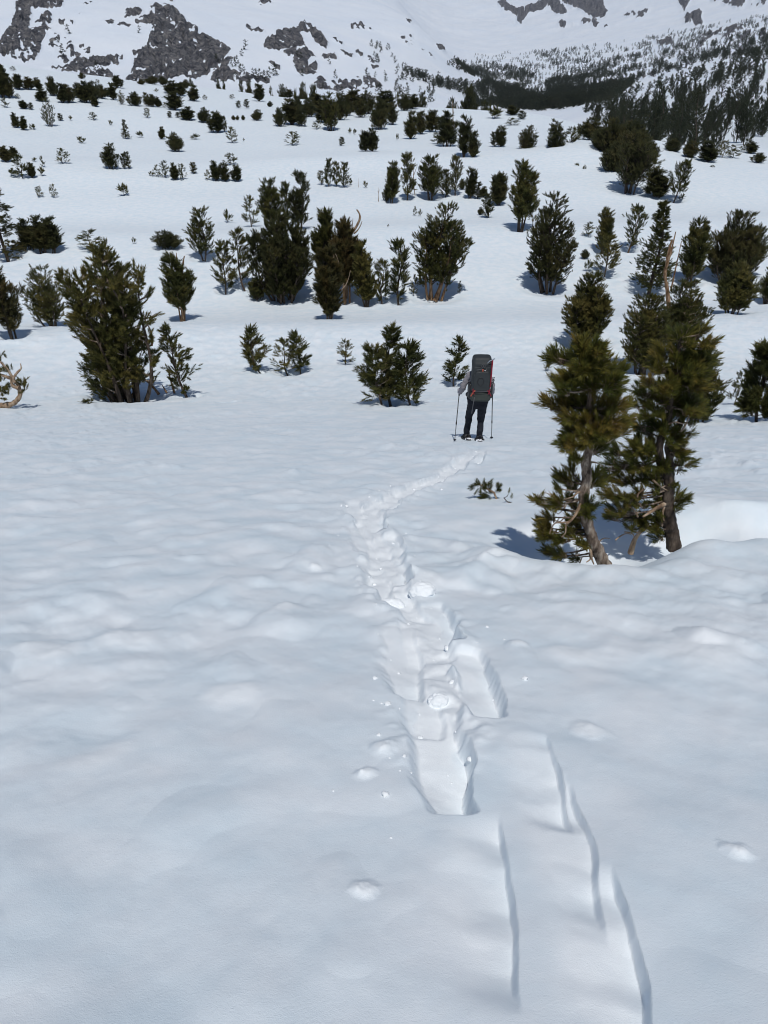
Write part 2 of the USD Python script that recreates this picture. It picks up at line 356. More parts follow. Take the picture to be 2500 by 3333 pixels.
def grow(kind, h, w, seed, lean=0.0, temps=T_MID, dens=1.0, limbs=True, tl=None, **over):
    """A pine standing at the origin: (trunk, limbs, crown) as (vertices, faces)."""
    k = {**KIND[kind], **over}
    rng = np.random.default_rng(seed)
    hs, rs = zip(*k['env'])
    trunks, limb, B, A, Ln = [], [], [], [], []
    ns = k['st']
    tl = tl or k['tl'] * h
    H0, h = h, max(h - .75 * tl, .55 * h)
    for i in range(ns):
        ang = i * 2.399963 + rng.uniform(-.5, .5)
        q = 0.0 if (i == 0 or ns == 1) else math.sqrt((i - .3) / max(ns - 1, 1)) * rng.uniform(.85, 1.1)
        pl = k.get('pl', .62 if ns > 1 else 9)
        hi = h * (1 if i == 0 else np.clip(1 - k.get('drop', .38) * q ** 1.3 + rng.uniform(-.12, .06), .3, .99))
        tr = np.interp(min(1, .75 * hi / h), hs, rs) * w / 2
        r = q * max(tr - .5 * pl * w / 2, .1 * tr)
        p0 = np.array([r * math.cos(ang) * .40, r * math.sin(ang) * .40, -.05 * h - .05])
        p1 = np.array([r * math.cos(ang) * 1.1 + lean * hi / h, r * math.sin(ang) * 1.1, hi * .96])
        st = bend(p0, p1, 9, rng, .035)
        rad = np.linspace(max(.022 * h, .012), .004 * h, 9) * (1 if ns < 3 else .75)
        trunks.append(tube(st, rad, 6))
        nb = max(3, int(k['br'] * dens))
        for b in range(nb):
            t = k['h0'] + (1 - k['h0']) * (b + rng.uniform(0, 1)) / nb
            z = t * hi
            s0 = np.array([np.interp(z, st[:, 2], st[:, c]) for c in range(3)])
            az = rng.uniform(0, 2 * math.pi)
            out = np.array([math.cos(az), math.sin(az), 0])
            R = np.interp(min(1, z / h), hs, rs) * w / 2
            axis0 = np.array([lean * z / h, 0, 0])
            off = (s0 - axis0)[:2] @ out[:2]
            L = max(.07 * w, min(R - off, pl * w / 2 * (1.15 - .75 * max(0, t - .35) ** 1.2)) * rng.uniform(.55, 1.05))
            e0 = k['up'] * .55 + rng.uniform(-.2, .2)
            rise = k['up'] * rng.uniform(.5, 1.1)
            lim = max(.03 * h, (hi - z) * rng.uniform(.35, 1.0))
            ss = np.linspace(0, 1, 5)[:, None]
            zz = np.minimum(L * (e0 * ss + rise * ss ** 2), lim)
            path = s0 + out * L * ss + np.array([0, 0, 1.0]) * zz
            if limbs and (b % 2 == 0 or limbs == 'all'):
                limb.append(tube(path, np.linspace(max(.006 * h, .006), .002 * h, 5), 4, False))
            nt = max(2, int(k['tf'] * (.55 + .9 * L / (w / 2))))
            sp = rng.uniform(.28, 1.0, nt); sp[0] = 1.0
            pt = np.stack([np.interp(sp, ss[:, 0], path[:, c]) for c in range(3)], 1)
            spread = rng.normal(size=(nt, 3)) * [.12 * L, .12 * L, .10 * L] * (1.15 - .5 * sp[:, None])
            B.append(pt + spread)
            ax = out * (1 - .5 * max(k['up'], 0)) + np.array([0, 0, 1.0]) * (k['up'] * 1.1 + .15) + spread / max(L, 1e-6) * 1.6
            A.append(ax + rng.normal(size=(nt, 3)) * .28)
            Ln.append(tl * rng.uniform(.7, 1.25, nt))
        # leading shoot
        top = st[-1]
        n = 5
        B.append(top + rng.normal(size=(n, 3)) * [.03 * w, .03 * w, .012 * h] - [0, 0, .02 * h]); A.append(np.array([[0, 0, 1.0]]) + rng.normal(size=(n, 3)) * .25); Ln.append(tl * rng.uniform(.8, 1.2, n))
    B, A, Ln = np.concatenate(B), np.concatenate(A), np.concatenate(Ln)
    over_top = np.maximum(B[:, 2] - h, 0)
    B[:, 2] -= over_top * rng.uniform(.8, 1.3, len(B))
    B[:, 2] = np.maximum(B[:, 2], .015 * h)
    return join(trunks), join(limb), place_tufts(B, A, Ln, temps, rng)

# prototypes of the smaller trees, height 1
protos = {}
def make_protos():
    for kind, asp, nvar in (('column', .36, 4), ('narrow', .30, 3), ('broad', .62, 3), ('dome', .95, 3), ('open', .62, 4), ('spire', .46, 2), ('sprig', 1.0, 4), ('sparse', .7, 2)):
        protos[kind] = []
        for i in range(nvar):
            path = f'/World/{kind}_pine_kind' + (f'_{i:03d}' if i else '')
            cp = stage.CreateClassPrim(path)
            cp.SetTypeName('Xform')
            tr, li, cr = grow(kind, 1.0, asp, 100 + i * 17 + len(kind), temps=T_FAR if kind not in ('sprig', 'open') else T_MID, dens=1.15 if kind in ('column', 'dome', 'broad', 'narrow') else .85, limbs=kind in ('open', 'sprig', 'sparse'))
            usdkit.mesh(stage, path + '/trunk', tr, bark_dark)
            if len(li[0]):
                usdkit.mesh(stage, path + '/limbs', li, bark_grey)
            usdkit.mesh(stage, path + '/crown', cr, leaf_mid if kind in ('open', 'sprig', 'sparse') else leaf_dark)
            protos[kind].append((path, asp))
make_protos()

REG = {'A': (0, 200, .5124), 'B': (800, 200, .5124), 'C': (1600, 200, .5425), 'D': (0, 700, .5124), 'E': (750, 500, .5425), 'F': (1600, 600, .5425)}
CATS = {'sprig': ('pine_sprig', 'pine sprig'), 'open': ('pine_sapling', 'pine sapling')}
tree_seed = [1000]
def survey(reg, x, yb, yt, w):
    ox, oy, k = REG[reg]
    u, vb, vt = ox + x * k, oy + yb * k, oy + yt * k
    p = hit(u, vb)
    kk = (CY - vt) / FOC
    h = (kk * (p[1] * CP - p[2] * SP) - p[1] * SP - p[2] * CP) / (CP + kk * SP)
    return p, max(h, .12), w * k * depth_of(p) / FOC, (yb - yt) * k

def pine(reg, x, yb, yt, w, kind, label, group=None, lean=0, leaf=None, bark=None, well=None, unique=None, **over):
    """A pine whose foot, top and width were surveyed in the photograph: built where its foot stands on the ground."""
    tree_seed[0] += 1
    seed = tree_seed[0]
    rng = np.random.default_rng(seed)
    p, h, wd, hpx = survey(reg, x, yb, yt, w)
    name, cat = CATS.get(kind, ('pine_tree', 'pine tree'))
    if well is None:
        well = .13 if hpx > 110 and kind != 'sprig' else 0
    if well:
        WELLS.append((p[0], p[1], max(.3, wd * .42), min(.38, well * h)))
    if unique is None:
        unique = hpx > 120
    if unique:
        tall = hpx > 230
        ln = lean * REG[reg][2] * depth_of(p) / FOC
        tr, li, cr = grow(kind, h, wd, seed, ln, T_BIG if tall else T_MID, over.pop('dens', 1.25 if tall else 1.0), limbs=True, **over)
        t = thing(name, label, cat, p - [0, 0, .04], group)
        obj('trunk', tr, bark or bark_dark, t, smooth=50)
        if len(li[0]):
            obj('limbs', li, bark_grey if kind in ('open', 'sparse') else bark_dark, t, smooth=50)
        obj('crown', cr, leaf or leaf_mid, t)
        return t
    asp_w = wd / h
    opts = protos[kind]
    path, asp = opts[seed % len(opts)]
    tilt = (0, math.degrees(math.atan2(lean * REG[reg][2], max(hpx, 1))))
    return copy_of(path, name, label, cat, p - [0, 0, .02 * h], rng.uniform(0, 360), (wd / asp, wd / asp, h), group, (0, tilt[1]))

# ---------------------------------------------------------------- the pines of the bench, near to far (survey sheet, foot x, foot y, top y, width, kind, label)
# left foreground clump
bigpine = pine('D', 835, 1160, 158, 500, 'sparse', 'largest pine on the left, many stems fanning up and to the left', lean=-20, leaf=leaf_mid, st=13, pl=.36, drop=.22, br=30, tf=8, tl=.22, h0=.10, up=.55, bark=bark_dark, well=.04,
               env=[(0, .70), (.2, .78), (.42, .85), (.5, 1.1), (.7, 1.08), (.85, .9), (1, .5)], dens=1.15)
pine('D', 1195, 1150, 675, 190, 'open', 'thin leaning pine at the right edge of the big left clump', lean=-75, tl=.17, br=34, leaf=leaf_mid)
pine('D', 720, 1168, 890, 330, 'open', 'low pine limb spreading left from an orange forked trunk', lean=-110, bark=bark_orange, tl=.17, st=3, up=.4, env=[(0, .3), (.4, .8), (.7, 1), (1, .4)])
pine('D', 1150, 662, 235, 200, 'column', 'pine with two bare orange dead stems rising through its crown', bark=bark_orange, h0=.18)
pine('D', 335, 702, 312, 290, 'broad', 'broad pine leaning over a dark shadow, second from the left edge', h0=.05)
pine('D', 75, 762, 322, 240, 'column', 'dense pine in front of the left edge, left of the broad leaning pine', leaf=leaf_brown)
pine('D', 590, 220, 88, 160, 'open', 'pale airy pine bush behind the crown of the big left pine')
pine('D', 1062, 212, 95, 195, 'dome', 'low flat topped pine bush between two taller pines')
pine('D', 1300, 272, -52, 185, 'narrow', 'rounded pine standing in a round shadowed hollow', st=2)
pine('D', 1432, 484, 155, 120, 'narrow', 'slim pine standing alone left of the dark central thicket', up=.6)
pine('D', 850, 182, 142, 30, 'sprig', 'tiny twig behind the top of the big left pine')
for x, w, top, lab in ((190, 110, 18, 'left stem of the brown pine trio near the left edge'), (270, 130, 2, 'middle pine of the brown trio near the left edge'), (345, 110, 10, 'right pine of the brown trio near the left edge')):
    pine('D', x, 225, top, w, 'column', lab, leaf=leaf_brown if x < 300 else None)
pine('D', 45, 262, -287, 230, 'shaggy', 'tall ragged spruce like pine cut by the left edge', leaf=leaf_dark, tl=.24, unique=True)
pine('D', 560, 1196, 1172, 90, 'sprig', 'flat twig lying on the snow before the big left pine')
# central thicket
pine('E', 250, 452, 142, 150, 'column', 'tall pine behind the left half of the dark central thicket')
pine('E', 425, 450, 103, 120, 'narrow', 'tallest dark pine behind the central thicket', st=2, leaf=leaf_dark)
pine('E', 345, 440, 165, 60, 'narrow', 'short side column left of the tallest dark pine')
pine('E', 128, 440, 243, 110, 'open', 'airy pine at the upper left of the central thicket', tl=.3, dens=1.6)
pine('E', 85, 800, 430, 140, 'open', 'pine leaning out of the left side of the central thicket', lean=-20, tl=.28, dens=1.6)
pine('E', 320, 868, 352, 440, 'dome', 'widest dark thicket of upright pines in the middle', leaf=leaf_dark, dens=1.5, st=16, pl=.30, drop=.35, tl=.27, env=[(0, .9), (.3, 1), (.6, .98), (.85, .8), (1, .4)], well=.03)
pine('E', 165, 872, 720, 150, 'dome', 'low green shrub at the left foot of the dark thicket', unique=True)
pine('E', 590, 840, 330, 130, 'column', 'upright pine on the right shoulder of the dark thicket')
pine('E', 690, 868, 388, 190, 'column', 'brownish pine with orange trunk and bare dead top', leaf=leaf_brown, bark=bark_orange, h0=.22)
pine('E', 590, 992, 552, 165, 'column', 'brown pine standing forward with bare twisted branches', leaf=leaf_brown, env=[(0, .6), (.12, .7), (.3, .55), (.5, .9), (.7, 1), (1, .5)])
pine('E', 818, 905, 522, 125, 'column', 'pine on the right of the orange trunked pine', lean=-30)
pine('E', 912, 895, 630, 92, 'narrow', 'slim pine between two pines right of the thicket')
pine('E', 1010, 888, 503, 110, 'narrow', 'tall slim pine left of the small blue shadow')
pine('E', 1222, 848, 290, 340, 'broad', 'big spreading pine with a bare orange trunk in the middle', bark=bark_orange, lean=60, h0=.15, dens=1.7, tl=.22,
     env=[(0, .35), (.14, .62), (.3, .9), (.5, 1), (.75, .82), (1, .35)])
pine('E', 1102, 852, 720, 55, 'open', 'small pointed sapling left of the big orange trunk')
pine('E', 1375, 838, 760, 28, 'open', 'tiny thin sapling right of the big orange trunk', unique=False)
# saplings in front
pine('E', 190, 1308, 1028, 120, 'open', 'sapling leaning left, leftmost of the front row', lean=-55, tl=.24, dens=1.3)
pine('E', 345, 1316, 1098, 170, 'open', 'bushy sapling in the front row with a curved stem', lean=-20, tl=.22, dens=1.3, st=2)
pine('E', 420, 1312, 1055, 100, 'open', 'taller stem on the right of the bushy front row sapling', lean=-15, tl=.22)
pine('E', 690, 1258, 1110, 110, 'open', 'smallest lone sapling in a scooped hollow of the front row', tl=.26)
pine('E', 915, 1508, 1138, 250, 'open', 'left sapling of the front trio with a long low limb', lean=-60, tl=.22, dens=1.7, br=32)
pine('E', 965, 1495, 1012, 130, 'open', 'tall thin middle sapling of the front trio', tl=.22, dens=1.5)
pine('E', 1085, 1508, 1112, 190, 'open', 'dense right sapling of the front trio', lean=-30, tl=.22, dens=1.9, br=32)
pine('E', 1342, 1388, 1085, 105, 'open', 'slender sapling behind the left arm of the hiker', lean=20, tl=.2, dens=1.3)
# small groups behind
for x, yb, yt, w, lab in ((545, 188, 100, 46, 'short left pine of a row of four columns'), (596, 198, 24, 52, 'tallest pine of a row of four columns'), (638, 198, 44, 44, 'third pine of a row of four columns'), (686, 203, 48, 62, 'right pine of a row of four columns')):
    pine('E', x, yb, yt, w, 'narrow', lab, unique=True)
pine('E', 722, 188, 150, 40, 'sprig', 'low twigs at the right end of the row of four columns')
pine('E', 810, 205, 165, 30, 'sprig', 'small twig right of the thin bare pole')
pine('E', 970, 290, 40, 92, 'column', 'rounded dark pine on the left of a pair behind the big spreading pine', lean=8)
pine('E', 938, 290, 180, 52, 'dome', 'low lobe at the left foot of the rounded dark pine')
pine('E', 1062, 272, -6, 80, 'narrow', 'tall tapering pine right of the rounded dark pine')
pine('E', 1205, 262, 5, 165, 'column', 'wide many stemmed pine with pale dead poles beside it', st=5)
pine('E', 1285, 262, 90, 60, 'narrow', 'dark stem on the right side of the wide many stemmed pine')
pine('E', 1350, 242, 8, 75, 'narrow', 'wavy column pine with a small bush at its foot')
pine('E', 1390, 215, 150, 45, 'dome', 'small bush at the right foot of the wavy column pine')
pine('E', 1437, 268, 80, 66, 'column', 'pine with a notched top left of two lower pines')
pine('E', 1482, 272, 168, 42, 'narrow', 'short pine touching the notched pine')
pine('E', 1545, 385, 235, 60, 'narrow', 'pine standing on the roll of snow in front of its neighbour', lean=-10)
pine('E', 1518, 260, 195, 50, 'column', 'stubby pine behind the pine on the roll of snow')
pine('E', 1500, 368, 318, 40, 'dome', 'low bush at the left foot of the pine on the roll of snow')
pine('E', 1612, 305, 112, 82, 'column', 'dense upright pine right of the stubby pine')
pine('E', 1107, 372, 313, 26, 'open', 'left one of two tiny saplings above the big spreading pine', unique=False)
pine('E', 1138, 376, 335, 28, 'sprig', 'right one of two tiny saplings above the big spreading pine')
pine('E', 947, 441, 424, 12, 'sprig', 'single tiny twig on open snow left of the big spreading pine')
# right half
pine('F', 335, 616, 50, 330, 'broad', 'tallest dense dark pine in the right half, shadow on both sides of it', dens=1.8, tl=.22, st=6, leaf=leaf_dark,
     env=[(0, .55), (.12, .8), (.3, .85), (.5, .95), (.7, 1), (.9, .75), (1, .4)])
pine('C', 170, 1002, 590, 170, 'column', 'two tiered pine with a bare lower trunk and narrow crown', h0=.15, env=[(0, .6), (.3, .95), (.6, 1), (.78, .75), (.85, .5), (1, .42)])
pine('C', 245, 985, 800, 70, 'open', 'thin pine close to the right side of the two tiered pine')
pine('F', 555, 955, 520, 290, 'broad', 'thick pine uphill of the near olive pine, its shadow to the left', dens=1.6, tl=.2, st=6,
     env=[(0, .7), (.2, .95), (.5, 1), (.7, .75), (.85, .5), (1, .25)])
pine('F', 660, 402, 135, 110, 'column', 'pine with thin top shoots left of the snag topped pine')
pine('F', 580, 312, 222, 75, 'open', 'thin grey sapling at the left of the pine with top shoots')
pine('F', 680, 536, 300, 160, 'open', 'airy pine in front of the pine with top shoots', dens=1.5)
pine('F', 556, 446, 388, 62, 'dome', 'small bush left of the airy pine')
pine('F', 575, 522, 455, 60, 'sprig', 'bent bare twig below the small bush')
pine('F', 822, 392, 120, 115, 'narrow', 'leaning weathered pine with bare twigs at its top', lean=30, bark=bark_orange, env=[(0, .5), (.2, .7), (.5, 1), (.8, .8), (1, .3)])
pine('F', 945, 640, 82, 270, 'spire', 'tall pointed pine with a narrow top spire', tl=.19, dens=1.7, env=[(0, 1), (.2, .95), (.42, .7), (.52, .42), (.75, .28), (1, .06)])
pine('F', 1180, 590, 198, 160, 'column', 'pine rising behind the broken orange snag')
pine('F', 900, 1110, 640, 330, 'sparse', 'airy pine showing snow through it, behind the near olive pines', dens=2.0, leaf=leaf_mid, tl=.15, st=8, br=32)
pine('F', 1105, 1000, 560, 300, 'sparse', 'taller airy pine right of the other see through pine', dens=2.0, leaf=leaf_mid, tl=.15, st=8, br=32)
pine('F', 1230, 1420, 1000, 230, 'sparse', 'pine standing close behind the right near pine with twigs reaching right', leaf=leaf_mid, tl=.13, dens=1.8, well=.02)
pine('F', 1440, 565, 155, 390, 'dome', 'huge rounded dark pine mass at the right edge', leaf=leaf_dark, dens=1.7, tl=.28, st=14, pl=.34, env=[(0, .8), (.3, .92), (.55, 1), (.8, .92), (1, .5)])
pine('F', 1440, 772, 470, 250, 'broad', 'pine in front of the huge rounded mass with its own hollow', dens=1.4, tl=.22)
pine('F', 1650, 705, 470, 130, 'broad', 'dark pine cut by the right edge below the huge mass')
pine('F', 1265, 352, 216, 62, 'column', 'small pale pine left of the huge rounded mass')
pine('F', 1600, 1418, 938, 230, 'open', 'open young pine near the right edge with blue shadow to its left', tl=.24, dens=2.2, lean=-50, br=40)
pine('F', 1455, 1330, 1115, 110, 'open', 'shorter stem at the left of the open young pine', tl=.18, dens=1.3)
pine('F', 335, 1122, 1062, 60, 'sprig', 'dark bent twig with a snow hollow left of the near olive pine')
pine('C', 120, 322, 262, 72, 'column', 'short dark pine at the crest left of the small pair')
pine('C', 122, 382, 336, 82, 'open', 'thin low pine under the short crest pine')
pine('C', 182, 346, 294, 42, 'narrow', 'little pine touching the short crest pine')
pine('C', 18, 342, 272, 90, 'sprig', 'pale twigs at the crest of the bench')
pine('C', 14, 512, 420, 40, 'narrow', 'smaller pine of the pair left of the round bush')
pine('C', 56, 513, 384, 62, 'column', 'taller pine of the pair left of the round bush')
pine('C', 212, 546, 378, 122, 'broad', 'round upright bush like pine with a short trunk')
pine('C', 372, 552, 345, 128, 'broad', 'fan shaped pine right of the round bush like pine')
pine('C', 475, 526, 390, 105, 'open', 'thin pine between the fan shaped pine and the dark mass')
pine('C', 590, 470, 330, 180, 'dome', 'low wide pine at the left end of the dark mass on the mound', leaf=leaf_dark)
pine('C', 700, 570, 335, 230, 'dome', 'dark pine behind the largest pine of the mound', leaf=leaf_dark, unique=True)
pine('C', 840, 520, 350, 210, 'dome', 'pine rising at the back of the dark mass on the mound', leaf=leaf_dark)
pine('C', 825, 768, 400, 280, 'broad', 'largest dark pine on the right slope of the mound', leaf=leaf_dark, dens=1.6, tl=.3, st=7)
for x, yb, yt, w, lab in ((740, 668, 470, 190, 'dark pine in the front left of the grove on the mound'), (885, 645, 430, 190, 'dark pine directly behind the largest pine of the mound'), (930, 610, 455, 140, 'pine at the right side of the grove on the mound'),
                          (655, 545, 400, 170, 'pine in the left middle of the grove on the mound'), (780, 565, 375, 200, 'tall pine in the middle of the grove on the mound')):
    pine('C', x, yb, yt, w, 'dome', lab, leaf=leaf_dark)
pine('C', 960, 700, 530, 110, 'open', 'side pine leaning right from the dark mass', lean=20, dens=1.4)
pine('C', 980, 814, 638, 140, 'column', 'pine with open lower stems beside a grey shadow')
pine('C', 1095, 832, 588, 130, 'open', 'feathery pine leaning right, last one of the mound', lean=45, dens=1.5, up=.8)
pine('C', 1145, 832, 795, 40, 'sprig', 'twig at the right foot of the feathery pine')
pine('C', 558, 658, 622, 24, 'sprig', 'upright twig on the bare mound')
pine('C', 512, 640, 610, 44, 'sprig', 'low dark twigs on the bare mound')
pine('C', 72, 556, 538, 26, 'sprig', 'twig on the snow between the pair and the round bush')
pine('C', 40, 862, 668, 90, 'column', 'dense small pine left of the two tiered pine')
for x, yb, yt, w, kd, lab in ((1085, 545, 460, 110, 'dome', 'leftmost low bush of the row at the foot of the right hillside'), (1190, 582, 470, 110, 'dome', 'second bush of the row at the foot of the right hillside'),
                              (1290, 604, 475, 110, 'column', 'upright pine in the row at the foot of the right hillside'), (1383, 578, 470, 80, 'open', 'thin pine in the row at the foot of the right hillside'),
                              (1440, 578, 498, 90, 'open', 'pale spreading bush in the row at the foot of the right hillside'), (1552, 552, 478, 70, 'column', 'round pine before the last bush of the hillside row'),
                              (1600, 608, 545, 95, 'dome', 'last low bush of the hillside row near the right edge'), (1510, 545, 495, 50, 'open', 'small pine left of the round pine of the hillside row')):
    pine('C', x, yb, yt, w, kd, lab)
pine('C', 1328, 636, 622, 30, 'sprig', 'scrap of twigs on the flat below the hillside row')
# the long dark clump
ORD = ['first', 'second', 'third', 'fourth', 'fifth', 'sixth', 'seventh', 'eighth', 'ninth', 'tenth', 'eleventh', 'twelfth', 'thirteenth']
def place_in_row(x, xs):
    xs = sorted(xs); i = xs.index(x)
    return ('leftmost' if i == 0 else 'rightmost' if i == len(xs) - 1 else ORD[i] + ' from the left')
CLUMP_X = {True: [], False: []}
def clump_label(x, yb):
    front = yb > 380
    return 'dark pine in the %s row of the long clump, %s' % ('front' if front else 'back', place_in_row(x, CLUMP_X[front]))
clump = 'pines of the long dark clump in the middle distance'
CLUMP = ((215, 412, 290, 92), (290, 402, 232, 112), (350, 412, 282, 84), (400, 352, 224, 104), (470, 342, 205, 104), (540, 432, 192, 112), (600, 372, 190, 114), (690, 322, 176, 114), (770, 332, 180, 112), (850, 432, 230, 124),
                                    (880, 332, 182, 112), (930, 402, 250, 84), (1010, 312, 202, 104), (1062, 302, 206, 84), (1122, 282, 186, 84), (455, 430, 362, 60), (820, 430, 300, 64), (962, 232, 190, 40), (640, 345, 210, 100), (500, 385, 250, 100), (730, 355, 230, 100), (330, 330, 215, 90))
for c in CLUMP:
    CLUMP_X[c[1] > 380].append(c[0])
for i, (x, yb, yt, w) in enumerate(CLUMP):
    pine('B', x, yb, yt, w, ('dome', 'column', 'broad')[i % 3] if w > 70 else 'open', clump_label(x, yb), clump)
for x, yb, yt, w, kd, lab in ((300, 532, 440, 95, 'open', 'pale bush with spreading twigs below the long dark clump'), (610, 536, 478, 30, 'narrow', 'tiny upright pine on open snow below the long dark clump'), (692, 466, 430, 26, 'sprig', 'larger twig of the tiny row under the long dark clump'),
                              (660, 456, 424, 34, 'sprig', 'smaller twigs of the tiny row under the long dark clump'), (960, 500, 460, 24, 'sprig', 'lone twig between the pair and the crest pines'), (757, 573, 436, 66, 'column', 'left pine of a close pair below the long clump'), (803, 573, 424, 70, 'column', 'right pine of a close pair below the long clump'),
                              (1050, 492, 312, 80, 'column', 'left dark pine of the crest group'), (1115, 462, 312, 66, 'column', 'second pine of the crest group'), (1185, 447, 305, 90, 'column', 'third pine of the crest group'), (1278, 538, 312, 115, 'column', 'large pine of the crest group beside a thin bare pole'),
                              (1385, 602, 338, 100, 'column', 'rounded tall pine right of the bare pole'), (1447, 614, 438, 66, 'column', 'lower pine touching the rounded tall pine'), (1215, 525, 448, 90, 'open', 'low limb spreading left from the large crest pine'),
                              (1420, 294, 146, 130, 'dome', 'lone dark dome of a pine standing before the valley forest'), (1310, 290, 225, 110, 'dome', 'low shrubs left of the lone dark dome'), (1520, 292, 240, 90, 'dome', 'low shrubs right of the lone dark dome'),
                              (1585, 358, 308, 80, 'sprig', 'pale twigs on the crest right of the lone dark dome'), (1550, 300, 285, 50, 'sprig', 'dark scraps on the crest line right of the lone dark dome'), (160, 192, 155, 30, 'open', 'little pine left of the round pine under the knoll'),
                              (235, 222, 140, 80, 'broad', 'round pine under the rocky knoll'), (275, 232, 175, 50, 'column', 'pine at the right of the round pine under the knoll'), (360, 187, 126, 66, 'dome', 'dark round pine on the skyline below the knoll'), (430, 192, 140, 86, 'dome', 'low dark pine right of the round skyline pine'),
                              (155, 288, 250, 40, 'dome', 'small bush in the flat below the knoll'), (75, 374, 302, 76, 'dome', 'low triangular bush left of the long clump'), (316, 217, 182, 40, 'sprig', 'pale twigs on the skyline under the knoll')):
    pine('B', x, yb, yt, w, kd, lab, leaf=leaf_dark if kd != 'open' else None)
# the upper left of the bench
edge = 'pines of the dark group at the upper left edge'
EDGE = ((18, 228, 52, 84), (62, 232, 92, 60), (122, 177, 76, 60), (182, 177, 96, 66), (236, 162, 100, 50), (252, 180, 120, 40), (30, 140, 40, 60), (5, 60, 15, 40))
for x, yb, yt, w in EDGE:
    pine('A', x, yb, yt, w, 'column', 'dark pine among the crowded pines at the upper left edge, %s' % place_in_row(x, [c[0] for c in EDGE]), edge)
row = 'pines of the dark row below the crag'
ROW = ((340, 218, 90, 84), (400, 262, 135, 66), (440, 262, 140, 90), (500, 232, 130, 84), (545, 262, 122, 80), (600, 262, 120, 100), (645, 235, 142, 90), (270, 252, 172, 74), (680, 222, 166, 44), (722, 244, 132, 50), (750, 167, 86, 56), (604, 286, 218, 44), (570, 200, 131, 90))
for i, (x, yb, yt, w) in enumerate(ROW):
    pine('A', x, yb, yt, w, 'dome' if w > 82 else 'column', 'dark pine in the dense row below the left crag, %s' % place_in_row(x, [c[0] for c in ROW]), row)
